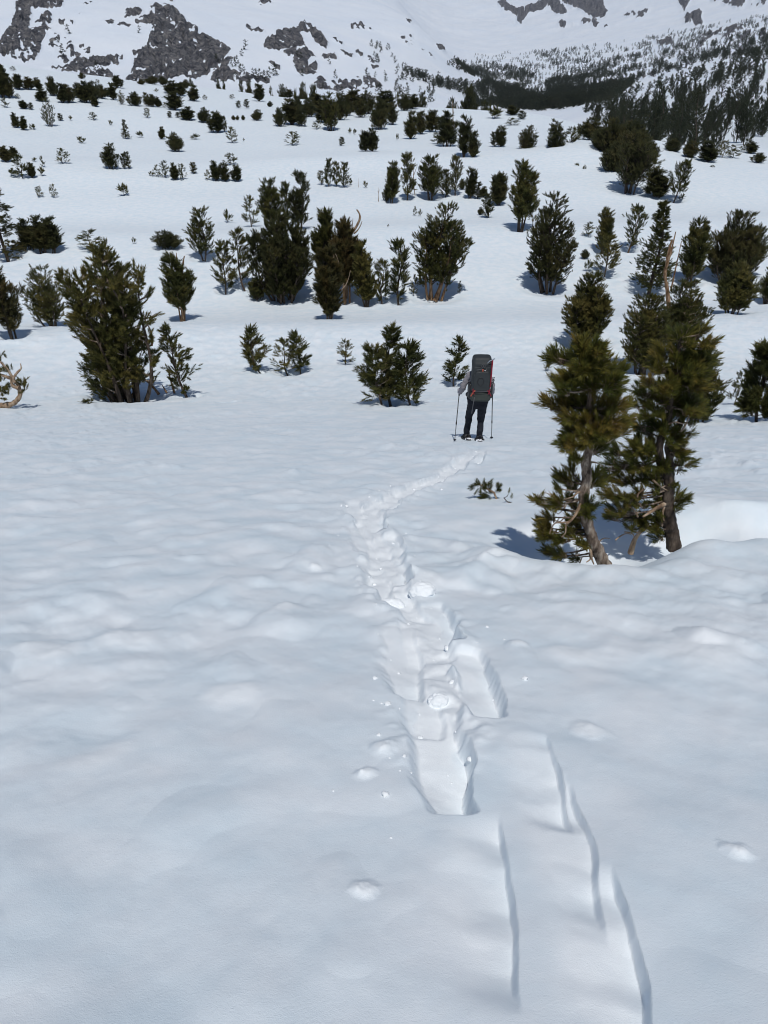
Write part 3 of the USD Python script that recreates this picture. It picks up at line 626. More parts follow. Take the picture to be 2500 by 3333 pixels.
for x, yb, yt, w, kd, lab in ((318, 412, 220, 98, 'sparse', 'tall airy pine in front of the dense row below the crag'), (772, 272, 180, 62, 'sparse', 'grey airy pine right of the dense row below the crag'), (862, 282, 190, 102, 'dome', 'dark dome shaped pine left of the twin topped pine'), (930, 268, 195, 32, 'narrow', 'thin left top of the twin topped pine'),
                              (965, 287, 205, 100, 'dome', 'wide body of the twin topped pine'), (1005, 290, 226, 42, 'column', 'pine at the right foot of the twin topped pine'), (1048, 292, 256, 46, 'open', 'small pale bush left of the tall stacked pine'), (1092, 205, 120, 86, 'column', 'upper dark pine of the tall stack below the cliff'),
                              (1112, 308, 186, 96, 'column', 'lower pine of the tall stack below the cliff'), (1150, 218, 130, 60, 'column', 'pine right of the tall stack below the cliff'), (1182, 172, 112, 60, 'dome', 'small pine high behind the tall stack'), (1236, 252, 150, 68, 'column', 'rounded pine standing clear right of the tall stack'),
                              (970, 144, 92, 110, 'dome', 'dark bush at the left foot of the tall cliff'), (1035, 150, 92, 70, 'dome', 'dark bush under the middle of the tall cliff'), (900, 146, 112, 60, 'dome', 'smallest bush at the left foot of the tall cliff'), (1210, 132, 108, 60, 'dome', 'low bush under the right end of the tall cliff'),
                              (1532, 160, 120, 24, 'narrow', 'thin pine on the skyline right of the cliff'), (1580, 157, 122, 56, 'dome', 'dark bush on the skyline right of the cliff'), (1385, 132, 108, 40, 'dome', 'tiny bush on the skyline left of the thin pine'), (1420, 134, 112, 26, 'dome', 'second tiny bush on the skyline left of the thin pine'),
                              (520, 110, 70, 50, 'dome', 'dark bush on the skyline under the crag'), (620, 140, 112, 30, 'open', 'small grey pine on the skyline under the crag'),
                              (104, 422, 322, 42, 'column', 'left pine of a pair on open snow at the left'), (156, 436, 345, 48, 'column', 'right pine of a pair on open snow at the left'), (216, 432, 398, 50, 'sprig', 'twigs right of the pair on open snow at the left'), (150, 300, 245, 52, 'column', 'small dark pine above the pair on open snow'),
                              (197, 306, 260, 28, 'narrow', 'slim pine right of the small dark pine'), (36, 292, 228, 52, 'open', 'pale pine under the crowded upper left group'), (115, 238, 202, 36, 'open', 'pale bush right under the crowded upper left group'), (386, 376, 328, 28, 'narrow', 'tiny pine right of the tall airy pine'),
                              (450, 376, 345, 25, 'sprig', 'tiny twig far right of the tall airy pine'), (592, 372, 320, 54, 'open', 'pale upright bush on the open snow below the dense row'), (706, 403, 374, 32, 'sprig', 'leaning twig on the open snow'), (803, 492, 362, 58, 'spire', 'pointed pine standing alone on the open snow'),
                              (892, 482, 445, 54, 'sprig', 'pair of pale twigs right of the pointed pine'), (1032, 494, 412, 42, 'column', 'narrow pine left of the round bush in open snow'), (1115, 572, 446, 122, 'dome', 'round bush with low side twigs in open snow'), (1238, 496, 460, 66, 'sprig', 'thin twigs right of the round bush in open snow'),
                              (1475, 518, 410, 76, 'open', 'bushy small pine on a pale trunk in open snow'), (1548, 508, 487, 14, 'sprig', 'tiny twig right of the bushy small pine'), (520, 517, 478, 60, 'sprig', 'leaning twigs above the dense lone pine'), (38, 636, 534, 72, 'column', 'left pine of the leaning group at the left edge'),
                              (88, 612, 540, 52, 'column', 'second pine of the leaning group at the left edge'), (145, 738, 585, 110, 'open', 'largest leaning pine of the group at the left edge'), (205, 738, 640, 48, 'column', 'upright pine at the right of the leaning group'), (85, 730, 680, 90, 'sprig', 'low limb at the left of the leaning group'),
                              (268, 727, 672, 46, 'sprig', 'bent twigs right of the leaning group'), (275, 671, 598, 32, 'open', 'lone thin sapling above the leaning group'), (402, 648, 546, 82, 'open', 'open bush standing right of the leaning group'), (222, 637, 610, 34, 'sprig', 'scrap of twigs left of the lone thin sapling'),
                              (712, 682, 514, 122, 'broad', 'dense lone pine with a ragged crown in open snow'), (790, 682, 580, 30, 'narrow', 'left thin stem beside the dense lone pine'), (818, 682, 570, 32, 'narrow', 'right thin stem beside the dense lone pine'), (1003, 732, 652, 44, 'open', 'leftmost pine of the low grey row'),
                              (1052, 737, 625, 66, 'open', 'second pine of the low grey row'), (1110, 752, 642, 52, 'column', 'third dark pine of the low grey row'), (1162, 752, 645, 58, 'open', 'rightmost pine of the low grey row'), (960, 728, 698, 44, 'sprig', 'twigs at the left end of the low grey row'),
                              (1232, 712, 638, 36, 'narrow', 'thin pine right of the low grey row'), (1370, 757, 628, 62, 'column', 'tall dark pine of the flat bottomed group'), (1432, 760, 640, 62, 'column', 'middle pine of the flat bottomed group'), (1506, 762, 655, 58, 'column', 'right pine of the flat bottomed group'),
                              (1322, 752, 684, 42, 'open', 'pale small pine left of the flat bottomed group'), (1466, 655, 580, 84, 'open', 'pale bush behind the flat bottomed group'), (252, 862, 790, 54, 'open', 'left one of two leaning saplings at the left'), (347, 864, 775, 50, 'open', 'right one of two leaning saplings at the left'),
                              (790, 852, 780, 84, 'sprig', 'small round twig bush alone on the snow'), (1448, 1022, 945, 70, 'sprig', 'two thin twigs left of the tall columns'), (938, 357, 292, 50, 'open', 'grey bush below the twin topped pine'), (1078, 356, 315, 26, 'narrow', 'left tiny column below the tall stack'),
                              (1130, 356, 320, 26, 'narrow', 'right tiny column below the tall stack'), (1196, 372, 284, 84, 'column', 'dark pine below the rounded clear pine'), (1300, 388, 288, 92, 'dome', 'dark bushy pine left of the stemmy pine'), (1380, 452, 315, 86, 'column', 'stemmy pine leaning over the snow'),
                              (1425, 448, 344, 32, 'narrow', 'thin stem right of the stemmy pine'), (1484, 372, 340, 30, 'dome', 'left one of three tiny bushes'), (1510, 372, 342, 26, 'dome', 'middle one of three tiny bushes'), (1546, 372, 340, 28, 'dome', 'right one of three tiny bushes'),
                              (1515, 296, 248, 28, 'narrow', 'tiny pine left of the dark capsule shaped pine'), (1568, 297, 238, 30, 'narrow', 'dark capsule shaped pine alone on the far snow'), (1646, 252, 140, 64, 'column', 'upright dark pine left of the round pine under the knoll'), (1476, 237, 207, 38, 'open', 'small bush in the far flat below the cliff'),
                              (1302, 242, 210, 34, 'open', 'small bush right of the rounded clear pine'), (995, 195, 172, 30, 'sprig', 'twigs on the snow under the cliff'), (85, 58, 28, 36, 'open', 'small pine on the snow ridge at the upper left')):
    pine('A', x, yb, yt, w, kd, lab)
WELLS += [(1.72, 5.62, .60, .30), (2.55, 6.35, .60, .34), (2.1, 6.0, .5, .15)]
MOUNDS += [(4.1, 6.1, 1.8, .33, -.10), (1.1, 5.9, .5, .5, -.10), (23.5, 104, 9, 8, 1.0)]

# ---------------------------------------------------------------- the ground as one sheet, split into near snow, valley and mountains
# snowshoe tracks: heel and toe (survey sight lines), width, depth at heel and toe in metres
for h, t, w, dh, dt in [((1572, 3260), (1535, 2640), .225, .052, .024), ((1790, 2680), (1705, 2390), .20, .040, .014), ((1890, 3030), (1770, 2520), .21, .046, .018),
                        ((2020, 3500), (1885, 2810), .225, .066, .026),
                        ((1478, 2625), (1388, 2310), .225, .26, .07), ((1598, 2335), (1510, 2110), .215, .20, .05),
                        ((1385, 2370), (1345, 2215), .19, .14, .05), ((1332, 2262), (1285, 2030), .21, .19, .05), ((1440, 2085), (1390, 1960), .20, .15, .03), ((1262, 1950), (1190, 1815), .17, .15, .04),
                        ((1305, 1900), (1290, 1800), .16, .13, .04), ((1198, 1795), (1155, 1705), .21, .13, .03), ((1285, 1825), (1262, 1740), .20, .13, .03),
                        ((1228, 1722), (1214, 1655), .21, .12, .03), ((1160, 1680), (1148, 1630), .20, .10, .02), ((1262, 1655), (1287, 1608), .20, .12, .03),
                        ((1320, 1600), (1372, 1568), .20, .10, .02), ((1410, 1572), (1445, 1545), .19, .09, .02), ((1490, 1530), (1503, 1490), .23, .11, .02), ((1548, 1505), (1563, 1470), .23, .07, .02)]:
    TRACKS.append((hit(*h), hit(*t), w, dh, dt))

LUMPS = [(hit(u, v), r, h) for u, v, r, h in ((1180, 2515, .055, .04), (1185, 2885, .05, .022), (2405, 2775, .060, .030), (1690, 2095, .07, .022), (1920, 2365, .09, .022), (1245, 2440, .06, .03), (1025, 1850, .06, .03), (300, 2460, .20, .016), (930, 1990, .14, .02), (760, 2250, .15, .018),
                                                 (1390, 1900, .2, .05), (1620, 1810, .25, .06), (1560, 1840, .2, .05), (1850, 2120, .2, .03), (420, 2080, .2, .03), (140, 2110, .2, .03), (2290, 2120, .3, .03))]
PATH = np.array([hit(u, v) for u, v in ((1470, 2590), (1400, 2420), (1440, 2280), (1400, 2140), (1370, 2010), (1260, 1900), (1240, 1800), (1200, 1720), (1190, 1655), (1275, 1620), (1360, 1580), (1440, 1550), (1505, 1500), (1555, 1470))])

FRESH = {}
def near_relief(x, y, z):
    """Sun cups, soft drifts and the trodden trench with its snowshoe prints."""
    near = 1 - smooth01((y - 28) / 24)
    region = smooth01(0.5 + 2.6 * nz(x, y, 0.45, 0.4, 2, 31))
    wx, wy = x + .10 * nz(x, y, 2, 2, 2, 36), y + .10 * nz(x, y, 2, 2, 2, 38)
    drift = 0.10 * nz(wx, wy, 0.9, 0.75, 2, 32) + 0.085 * nz(wx, wy, 2.0, 1.7, 2, 33)
    cups = 0.085 * nz(wx, wy, 3.6, 3.1, 2, 34) + 0.050 * np.maximum(0, nz(wx, wy, 3.0, 2.6, 2, 39) - .07) * 4
    small = 0.030 * nz(wx, wy, 8.5, 7.5, 3, 35) + .030 * np.maximum(0, nz(x, y, 5.5, 4.2, 2, 54) - .08) * 4 * smooth01((y - 4) / 6)
    band = (.60 + .40 * smooth01((y - 1.7) / 1.8)) * (1 - 0.30 * smooth01((y - 6) / 8))
    z = z + near * (drift * (0.65 + 0.35 * region) + band * (0.5 + 0.75 * region) * (cups + small))
    # the bank of the hollow to the right of the near pines
    yb = y - 6.42 + .35 * nz(x, y, 1.3, 1.3, 2, 62) + .06 * (x - 3.5)
    sx = smooth01((x - 2.55) / .35) * (1 - smooth01((x - 4.4) / 1.3))
    z = z + sx * (.19 * smooth01(yb / .26) * (1 - smooth01((yb - .25) / 2.4)) - .11 * np.exp(-((yb + .22) / .24) ** 2))
    fresh = np.zeros(x.shape) + .22 * sx * np.exp(-((yb - .08) / .2) ** 2)
    for p, r, h in LUMPS:
        q = np.hypot(x - p[0], (y - p[1]) * 1.15) / r
        sel = q < 2.2
        qq = q[sel] + 1.5 * nz(x[sel], y[sel], .9 / r, .9 / r, 3, 48)
        fresh[sel] = np.maximum(fresh[sel], .75 * (1 - smooth01((qq - .2) / .9)))
        z[sel] += h * (1 - smooth01((qq - .05) / 1.15)) * (.8 + .8 * nz(x[sel], y[sel], 2.2 / r, 2.2 / r, 2, 61))
    wob = 0.075 * nz(x, y, 5, 5, 2, 42) + 0.050 * nz(x, y, 8, 7, 2, 43) + .012 * nz(x, y, 26, 26, 2, 47)
    # the trench: distance to the walked line
    near_line = (y > PATH[0, 1] - 1) & (y < PATH[-1, 1] + 1)
    xs, yz, zs = x[near_line], y[near_line], z[near_line]
    best = np.full(xs.shape, 9.0); along = np.zeros(xs.shape); run = 0.0
    for a, b in zip(PATH[:-1], PATH[1:]):
        d = (b - a)[:2]; L = float(np.hypot(*d))
        t = np.clip(((xs - a[0]) * d[0] + (yz - a[1]) * d[1]) / L ** 2, 0, 1)
        q = np.hypot(xs - a[0] - t * d[0], yz - a[1] - t * d[1])
        along = np.where(q < best, run + t * L, along); best = np.minimum(best, q); run += L
    ends = smooth01(along / .5) * smooth01((run - along) / 1.2)
    wid = .105 + .12 * nz(xs, yz, 1.8, 1.8, 2, 49)
    e = best - wid + 1.1 * wob[near_line]
    cut = (1 - smooth01((e + .02) / .045)) * ends
    rough = .075 * nz(xs, yz, 4.5, 5.5, 3, 50) + .045 * nz(xs, yz, 12, 12, 3, 51)
    zs = zs + cut * (-.045 + rough) + ends * np.exp(-((e - .07) / .07) ** 2) * .030 * np.maximum(0, .35 + 3.0 * nz(xs, yz, 7, 7, 3, 52)) + np.exp(-(best / .42) ** 2) * ends * (1 - cut) * .045 * nz(xs, yz, 5, 6, 3, 53)
    z[near_line] = zs
    fresh[near_line] = np.maximum(fresh[near_line], np.clip(cut * .95 + .45 * ends * np.exp(-(best / .33) ** 2) * smooth01(.5 + 3 * nz(xs, yz, 5, 5, 3, 63)), 0, 1))
    for i, (a, b, w, dh, dt) in enumerate(TRACKS):
        d = (b - a)[:2]; L = float(np.hypot(*d)); d = d / L
        rx, ry = x - a[0], y - a[1]
        s = (rx * d[0] + ry * d[1]) / L
        q = rx * d[1] - ry * d[0]                          # to the right of the print
        sel = (s > -0.6) & (s < 1.6) & (np.abs(q) < w * 1.8)
        if not sel.any():
            continue
        ss, qs, zz, wb = s[sel], q[sel], z[sel], wob[sel]
        shallow = dh < .1
        taper = w / 2 * (1 - .22 * smooth01(1 - ss * 2.2) - .10 * smooth01(ss * 3 - 2))
        e1, e2 = np.abs(qs) - taper, np.maximum(-ss * L, (ss - 1) * L)
        edge = np.log(np.exp(e1 * 60) + np.exp(e2 * 60)) / 60 + wb * (0.20 if shallow else 1.05)
        soft = .013 + (.11 * smooth01(.5 - qs / w) if shallow else .022 + .035 * smooth01(.35 - qs / w))          # shallow prints: a crisp right edge, the left one fades
        inside = 1 - smooth01((edge + soft * .6) / soft)
        if shallow:
            inside = (1 - smooth01((e1 + wb * .38 + soft * .6) / soft)) * smooth01((ss + .04) / .22) * smooth01((1.04 - ss) / .2)
        lean_ = np.clip(.55 + (.55 if shallow else .25) * qs / (w / 2), 0, 1.3)
        dep = (dh * (1 - ss) + dt * ss) * lean_
        dep = np.where(ss < 0, dh * lean_, dep)
        if shallow:                                           # the floor goes down in steps
            st = (1 - ss) * L / .27 + .5 * nz(x[sel], y[sel], 4, 4, 2, 60) + i * .37
            fr = st - np.floor(st)
            dep = dep + .034 * (fr - smooth01((fr - .55) / .45) - .2) * np.clip(lean_, .35, 1)
        base = a[2] * (1 - ss) + b[2] * ss
        fl = ((.026 if shallow else .075) * nz(x[sel], y[sel], 3.5, 3.5, 2, 44) + (.010 if shallow else .016) * nz(x[sel], y[sel], 12, 12, 3, 64)) * min(1, dh * 12)
        tgt = (zz - dep + fl) if shallow else -.02 * np.log(np.exp(-(zz - zz) / .02) + np.exp(-np.clip(base - dep + fl - zz, -1, 1) / .02)) + zz
        z[sel] = zz * (1 - inside) + tgt * inside
        fresh[sel] = np.maximum(fresh[sel], inside * np.clip((.52 if shallow else .74) + .9 * nz(x[sel], y[sel], 6, 6, 3, 65), 0, 1))
    FRESH['last'] = fresh
    return z

def rows_between(va, vb, n, ya, yb):
    """Distances that step evenly up the picture of the slope."""
    yy = np.geomspace(ya, yb, 4000)
    zz = ground(0 * yy, yy, False)
    _, vv = seen_at(0 * yy, yy, zz)
    vv = np.minimum.accumulate(vv)
    vv = vv - np.arange(len(vv)) * 1e-6
    return np.interp(np.linspace(va, vb, n, endpoint=False), vv[::-1], yy[::-1])

ys = np.concatenate([[-60, -40, -25, -15, -9, -5, -2.5, -1, 0, .4, .65], rows_between(3480, 960, 700, .8, 47), rows_between(960, 330, 170, 47, 205),
                     np.linspace(206, 300, 30), np.geomspace(304, 780, 70), np.linspace(785, 1700, 230), np.geomspace(1710, 6900, 130)])
ys = np.unique(ys)
core = np.linspace(-1.12, 1.12, 680)
side = 1.12 + np.cumsum(np.geomspace(.004, .9, 34))
ss = np.concatenate([-side[::-1], core, side])
zl = ground(0 * ys, ys, False)
half = np.maximum(ys * CP - zl * SP, 1.35) * 1250 / FOC * 1.0
half = np.maximum(half, 0.62) + np.where(ys < 0, -ys * 0.5, 0)
X = ss[None, :] * half[:, None]
Y = np.repeat(ys[:, None], len(ss), 1)
G = ground(X, Y)
k = int(np.searchsorted(ys, 52))
G[:k] = near_relief(X[:k].ravel(), Y[:k].ravel(), G[:k].ravel()).reshape(k, -1)
fresh_all = FRESH['last']

# bare rock on the far mountains: outlines surveyed in the photograph (q: 1 solid, lower = broken by snow)
R = 1250 / 1659
rocks_l = [
 ('crag', .92, [(68,0),(275,0),(270,36),(195,46),(135,38),(132,95),(108,165),(60,235),(0,250),(-10,190),(40,120),(60,60)]),
 ('crag', .82, [(190,55),(225,60),(226,120),(188,160),(180,200),(150,262),(100,280),(48,250),(70,200),(130,130)]),
 ('crag', .55, [(230,78),(325,85),(320,110),(272,110),(282,150),(330,178),(388,190),(380,228),(330,262),(290,282),(248,260),(208,190),(222,130)]),
 ('crag', .8, [(195,285),(300,290),(330,258),(450,243),(525,238),(532,287),(420,288),(350,300),(470,308),(520,352),(300,332)]),
 ('rock', .9, [(540,43),(600,36),(616,55),(590,76),(533,80)]), ('rock', .95, [(438,84),(500,92),(560,105),(550,114),(470,106)]), ('rock', .9, [(358,14),(390,11),(391,28)]),
 ('cliff', .93, [(640,35),(690,20),(745,30),(792,70),(802,100),(857,120),(850,152),(890,148),(932,180),(999,215),(962,262),(925,308),(900,322),(840,342),(780,336),(680,347),(600,357),(548,352),(580,300),(574,220),(610,214),(650,162),(662,120),(640,98),(590,110),(584,98),(640,62)]),
 ('outcrop', .9, [(918,322),(985,248),(1012,250),(988,290),(1012,308),(1100,323),(1168,345),(1162,360),(1040,352),(918,357)]),
 ('knoll', .88, [(1118,192),(1185,158),(1188,128),(1245,134),(1300,103),(1342,102),(1367,125),(1397,160),(1418,185),(1402,212),(1370,196),(1348,152),(1320,132),(1302,150),(1322,196),(1280,207),(1200,222),(1150,212)]),
 ('boulder', 1.0, [(1222,226),(1275,208),(1287,240),(1245,249)]), ('boulder', .95, [(1293,215),(1320,207),(1357,245),(1332,262),(1330,288),(1366,268),(1372,302),(1342,302),(1392,322),(1320,327),(1280,302),(1268,262)]),
 ('boulder', 1.0, [(1384,234),(1446,229),(1447,260),(1400,257)]), ('boulder', .9, [(1428,163),(1482,185),(1476,197)]), ('boulder', .9, [(1468,218),(1500,240),(1521,233),(1517,252),(1490,247)]),
 ('broken_rock', .75, [(1328,345),(1400,338),(1480,350),(1540,333),(1620,343),(1652,382),(1500,392),(1400,397),(1328,372)]),
 ('boulder', .95, [(1158,269),(1212,283),(1217,307),(1180,292)]), ('broken_rock', .6, [(1508,110),(1600,108),(1622,132),(1520,130)]),
 ('boulder', .6, [(1530,210),(1600,240),(1640,290),(1620,300),(1560,250)]), ('boulder', .6, [(1060,110),(1140,130),(1130,140),(1060,125)]),
 ('boulder', .5, [(300,60),(330,50),(420,75),(380,95)]), ('rock', .55, [(690,0),(740,0),(745,14)]), ('rock', .5, [(1100,-5),(1180,-5),(1170,20),(1100,25)])]
rocks_r = [
 ('spur', .85, [(62,0),(130,8),(157,45),(202,85),(243,130),(258,166),(220,162),(183,140),(183,105),(140,72),(118,46),(68,42)]),
 ('spur', .75, [(288,100),(340,83),(357,98),(341,127),(310,112)]), ('spur', .7, [(272,0),(326,0),(320,22),(268,18)]), ('spur', .8, [(213,194),(272,205),(282,224),(240,217)]), ('spur', .8, [(88,90),(120,84),(117,105)]),
 ('spur', .5, [(140,200),(200,230),(210,250),(150,215)]), ('spur', .5, [(70,160),(120,150),(130,190),(90,200)]),
 ('headwall', 1.0, [(458,-25),(500,3),(560,33),(600,38),(650,23),(690,-5),(750,-5),(772,30),(787,67),(740,52),(720,22),(700,32),(680,52),(640,52),(610,72),(600,107),(573,102),(583,67),(520,42)]),
 ('headwall', 1.0, [(760,-25),(960,-25),(942,27),(972,45),(947,77),(900,77),(880,62),(830,37),(780,17)]), ('headwall', .9, [(753,94),(785,98),(777,120),(755,114)]), ('headwall', .8, [(798,94),(837,105),(821,117)]),
 ('headwall', .6, [(1030,60),(1140,38),(1192,50),(1080,82)]), ('headwall', .64, [(850,80),(900,85),(990,120),(860,110)]), ('headwall', .64, [(520,90),(560,100),(640,130),(560,120)]),
 ('east_ridge', .85, [(1263,-5),(1315,-5),(1301,50),(1367,52),(1372,112),(1298,102),(1293,75),(1325,60),(1290,50)]), ('east_ridge', .75, [(1393,-5),(1560,-5),(1551,37),(1500,32)]), ('east_ridge', .65, [(1568,-5),(1680,-5),(1642,25),(1598,28)]),
 ('east_ridge', .8, [(1358,150),(1450,128),(1552,106),(1547,132),(1470,167),(1430,152),(1380,207),(1343,217),(1348,190),(1368,180)]), ('east_ridge', .8, [(1528,165),(1582,123),(1587,142),(1550,182)]),
 ('east_ridge', .64, [(1150,180),(1240,170),(1250,195),(1160,200)]), ('east_ridge', .64, [(1450,240),(1600,190),(1590,230),(1480,270)]), ('east_ridge', .64, [(1110,330),(1180,300),(1175,325),(1120,345)]), ('east_ridge', .64, [(1250,290),(1330,275),(1320,295),(1255,305)]), ('east_ridge', .64, [(1620,130),(1680,120),(1680,190),(1640,190)])]
m0 = int(np.searchsorted(ys, 700))
XF, YF, GF = X[m0:], Y[m0:], G[m0:]
U, VV = seen_at(XF, YF, GF)
wu = U + 26 * fbm2(U, VV, .035, .05, 4, 51)
wv = VV + 20 * fbm2(U, VV, .04, .05, 4, 52)
hole = .6 * meshkit.fbm(np.stack([U * .06 + VV * .02, VV * .10, 0 * U], -1), 4, 53) + .4 * meshkit.fbm(np.stack([U * .13 - VV * .05, VV * .20, 0 * U + 9], -1), 3, 58)
streak = meshkit.fbm(np.stack([U * .16 - VV * .03, VV * .028, 0 * U + 3.3], -1), 4, 54)
mask = np.zeros(U.shape)
owner = np.full(U.shape, -1)
kinds = []
for src, off in ((rocks_l, 0), (rocks_r, 1250)):
    for kind, q, poly in src:
        if kind not in kinds:
            kinds.append(kind)
        pts = [(off + px * R, py * R) for px, py in poly]
        us, vs = zip(*pts)
        box = (U > min(us) - 30) & (U < max(us) + 30) & (VV > min(vs) - 30) & (VV < max(vs) + 30)
        if kind in ('crag', 'cliff', 'knoll', 'boulder', 'rock', 'outcrop', 'broken_rock', 'spur'):
            box &= YF < 2000
        elif kind == 'headwall':
            box &= YF > 3500
        if not box.any():
            continue
        ins = np.zeros(U.shape, bool)
        ins[box] = contains_xy(Polygon(pts), wu[box], wv[box])
        keep = ins & (0.62 * hole + 0.38 * streak < 0.385 + 0.235 * q ** 1.5)
        mask[keep] = 1
        owner[keep] = kinds.index(kind)
# rock stands proud of the snow with ledges and gullies
soft = gaussian_filter(mask, 1.1)
ridge = np.abs(fbm2(U, VV, .07, .022, 4, 55)) * 2
GF += soft * YF * (0.012 * (fbm2(U, VV, .11, .06, 4, 56)) - 0.008 * ridge + 0.004)
PUSH = soft * YF * (0.011 * fbm2(U, VV, .10, .03, 4, 57))
XF += PUSH * .7
YF -= PUSH
tx = np.stack([np.gradient(XF, axis=1), np.gradient(YF, axis=1), np.gradient(GF, axis=1)], -1)
ty = np.stack([np.gradient(XF, axis=0), np.gradient(YF, axis=0), np.gradient(GF, axis=0)], -1)
nn = np.cross(tx, ty); upness = gaussian_filter(nn[..., 2] / np.maximum(np.linalg.norm(nn, axis=-1), 1e-9), 1.3)
mask *= upness < np.percentile(upness[mask > 0], 95)
G[m0:] = GF; X[m0:] = XF; Y[m0:] = YF

nr, nc = G.shape
idx = np.arange(nr * nc).reshape(nr, nc)
P = np.stack([X, Y, G], -1).reshape(-1, 3)
quads = np.stack([idx[:-1, :-1], idx[:-1, 1:], idx[1:, 1:], idx[1:, :-1]], -1)          # rows x cols x 4

# smooth vertex normals of the whole sheet, so that its pieces meet without a seam
dx = np.zeros((nr, nc, 3)); dy = np.zeros((nr, nc, 3)); PP = P.reshape(nr, nc, 3)
dx[:, 1:-1] = PP[:, 2:] - PP[:, :-2]; dx[:, 0] = PP[:, 1] - PP[:, 0]; dx[:, -1] = PP[:, -1] - PP[:, -2]
dy[1:-1] = PP[2:] - PP[:-2]; dy[0] = PP[1] - PP[0]; dy[-1] = PP[-1] - PP[-2]
NN = np.cross(dx, dy); NN /= np.linalg.norm(NN, axis=-1, keepdims=True)
NN = NN.reshape(-1, 3)

def sheet(name, q, mat, label=None, smooth=True, parent=None):
    q = q.reshape(-1, q.shape[-1])
    used, inv = np.unique(q, return_inverse=True)
    m = UsdGeom.Mesh.Define(stage, numbered('/World', name))
    m.CreatePointsAttr(Vt.Vec3fArray.FromNumpy(P[used].astype(np.float32)))
    m.CreateFaceVertexCountsAttr(Vt.IntArray.FromNumpy(np.full(len(q), q.shape[-1], np.int32)))
    m.CreateFaceVertexIndicesAttr(Vt.IntArray.FromNumpy(inv.astype(np.int32).ravel()))
    m.CreateSubdivisionSchemeAttr('none')
    if smooth:
        m.CreateNormalsAttr(Vt.Vec3fArray.FromNumpy(NN[used].astype(np.float32)))
        m.SetNormalsInterpolation('vertex')
    UsdShade.MaterialBindingAPI.Apply(m.GetPrim()).Bind(mat)
    return tag(m.GetPrim(), label, None, None, 'structure')

r1, r2 = int(np.searchsorted(ys, 262)), m0
field = sheet('snowfield', quads[:r1], snow_mat, 'white snow slope with snowshoe tracks and the bench of scattered pines below')
fr = np.zeros((r1 + 1) * nc); fr[:len(fresh_all)] = fresh_all
UsdGeom.PrimvarsAPI(field).CreatePrimvar('fresh', Sdf.ValueTypeNames.FloatArray, 'vertex').Set(Vt.FloatArray.FromNumpy(fr.astype(np.float32)))
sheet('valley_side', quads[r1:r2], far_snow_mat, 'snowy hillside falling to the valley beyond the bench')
fld = gaussian_filter(mask, .62) - .42
near_owner = owner.copy()
for _ in range(3):                                   # carry each outcrop's name a little past its outline
    for ax, sh in ((0, 1), (0, -1), (1, 1), (1, -1)):
        near_owner = np.where(near_owner < 0, np.roll(near_owner, sh, ax), near_owner)
fidx = idx[m0:]
tq = np.stack([fidx[:-1, :-1], fidx[:-1, 1:], fidx[1:, 1:], fidx[1:, :-1]], -1).reshape(-1, 4)
tris = np.concatenate([tq[:, [0, 1, 2]], tq[:, [0, 2, 3]]])
fv = np.full(nr * nc, -1.0); fv[fidx.ravel()] = fld.ravel()
ov = np.full(nr * nc, -1); ov[fidx.ravel()] = near_owner.ravel()
inn = fv[tris] > 0
cnt = inn.sum(1)
snow_t, rock_t = [tris[cnt == 0]], [tris[cnt == 3]]
newP, newN, base = [], [], len(P)
for c in (1, 2):
    t3 = tris[cnt == c]; i3 = inn[cnt == c]
    odd = np.argmax(i3 if c == 1 else ~i3, 1)
    t3 = np.stack([np.take_along_axis(t3, ((odd + j) % 3)[:, None], 1)[:, 0] for j in range(3)], 1)
    f = fv[t3]
    pq = []
    for j in (1, 2):
        w = np.clip(f[:, 0] / (f[:, 0] - f[:, j]), .02, .98)[:, None]
        newP.append(P[t3[:, 0]] * (1 - w) + P[t3[:, j]] * w); newN.append(NN[t3[:, 0]] * (1 - w) + NN[t3[:, j]] * w)
        pq.append(base + np.arange(len(t3))); base += len(t3)
    one = np.stack([t3[:, 0], pq[0], pq[1]], 1)
    two = np.concatenate([np.stack([pq[0], t3[:, 1], t3[:, 2]], 1), np.stack([pq[0], t3[:, 2], pq[1]], 1)])
    (rock_t if c == 1 else snow_t).append(one); (snow_t if c == 1 else rock_t).append(two)
P = np.concatenate([P] + newP); NN = np.concatenate([NN] + newN)
ov = np.concatenate([ov, np.full(len(P) - len(ov), -1)])
snow_t, rock_t = np.concatenate(snow_t), np.concatenate(rock_t)
town = ov[rock_t].max(1)
town[town < 0] = 0
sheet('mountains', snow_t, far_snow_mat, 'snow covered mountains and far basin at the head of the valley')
rock_label = {'crag': 'dark crag with snow gullies at the upper left corner', 'rock': 'small dark rock ribs showing through the snow between the crag and the cliff', 'cliff': 'tall grey granite cliff with vertical cracks on the left mountain',
              'outcrop': 'low grey outcrop at the foot of the cliff on its right', 'knoll': 'rocky knoll with a snow cap right of the tall cliff', 'boulder': 'scattered grey boulders on the snow below the rocky knoll',
              'broken_rock': 'broken rock bands in the snow above the long dark clump of pines', 'spur': 'rocky spur running down to the head of the valley', 'headwall': 'far headwall rocks along the top of the basin',
              'east_ridge': 'bare rock bands on the snowy ridge at upper right'}
rock_name = {'rock': 'rock_ribs', 'boulder': 'rock_field', 'crag': 'rock_crag', 'cliff': 'rock_cliff', 'outcrop': 'rock_outcrop', 'knoll': 'rock_knoll', 'spur': 'rock_spur', 'headwall': 'rock_headwall', 'east_ridge': 'rock_ridge', 'broken_rock': 'rock_bands'}
for i, kind in enumerate(kinds):
    if (town == i).any():
        sheet(rock_name[kind], rock_t[town == i], rock_mat, rock_label[kind], smooth=False)

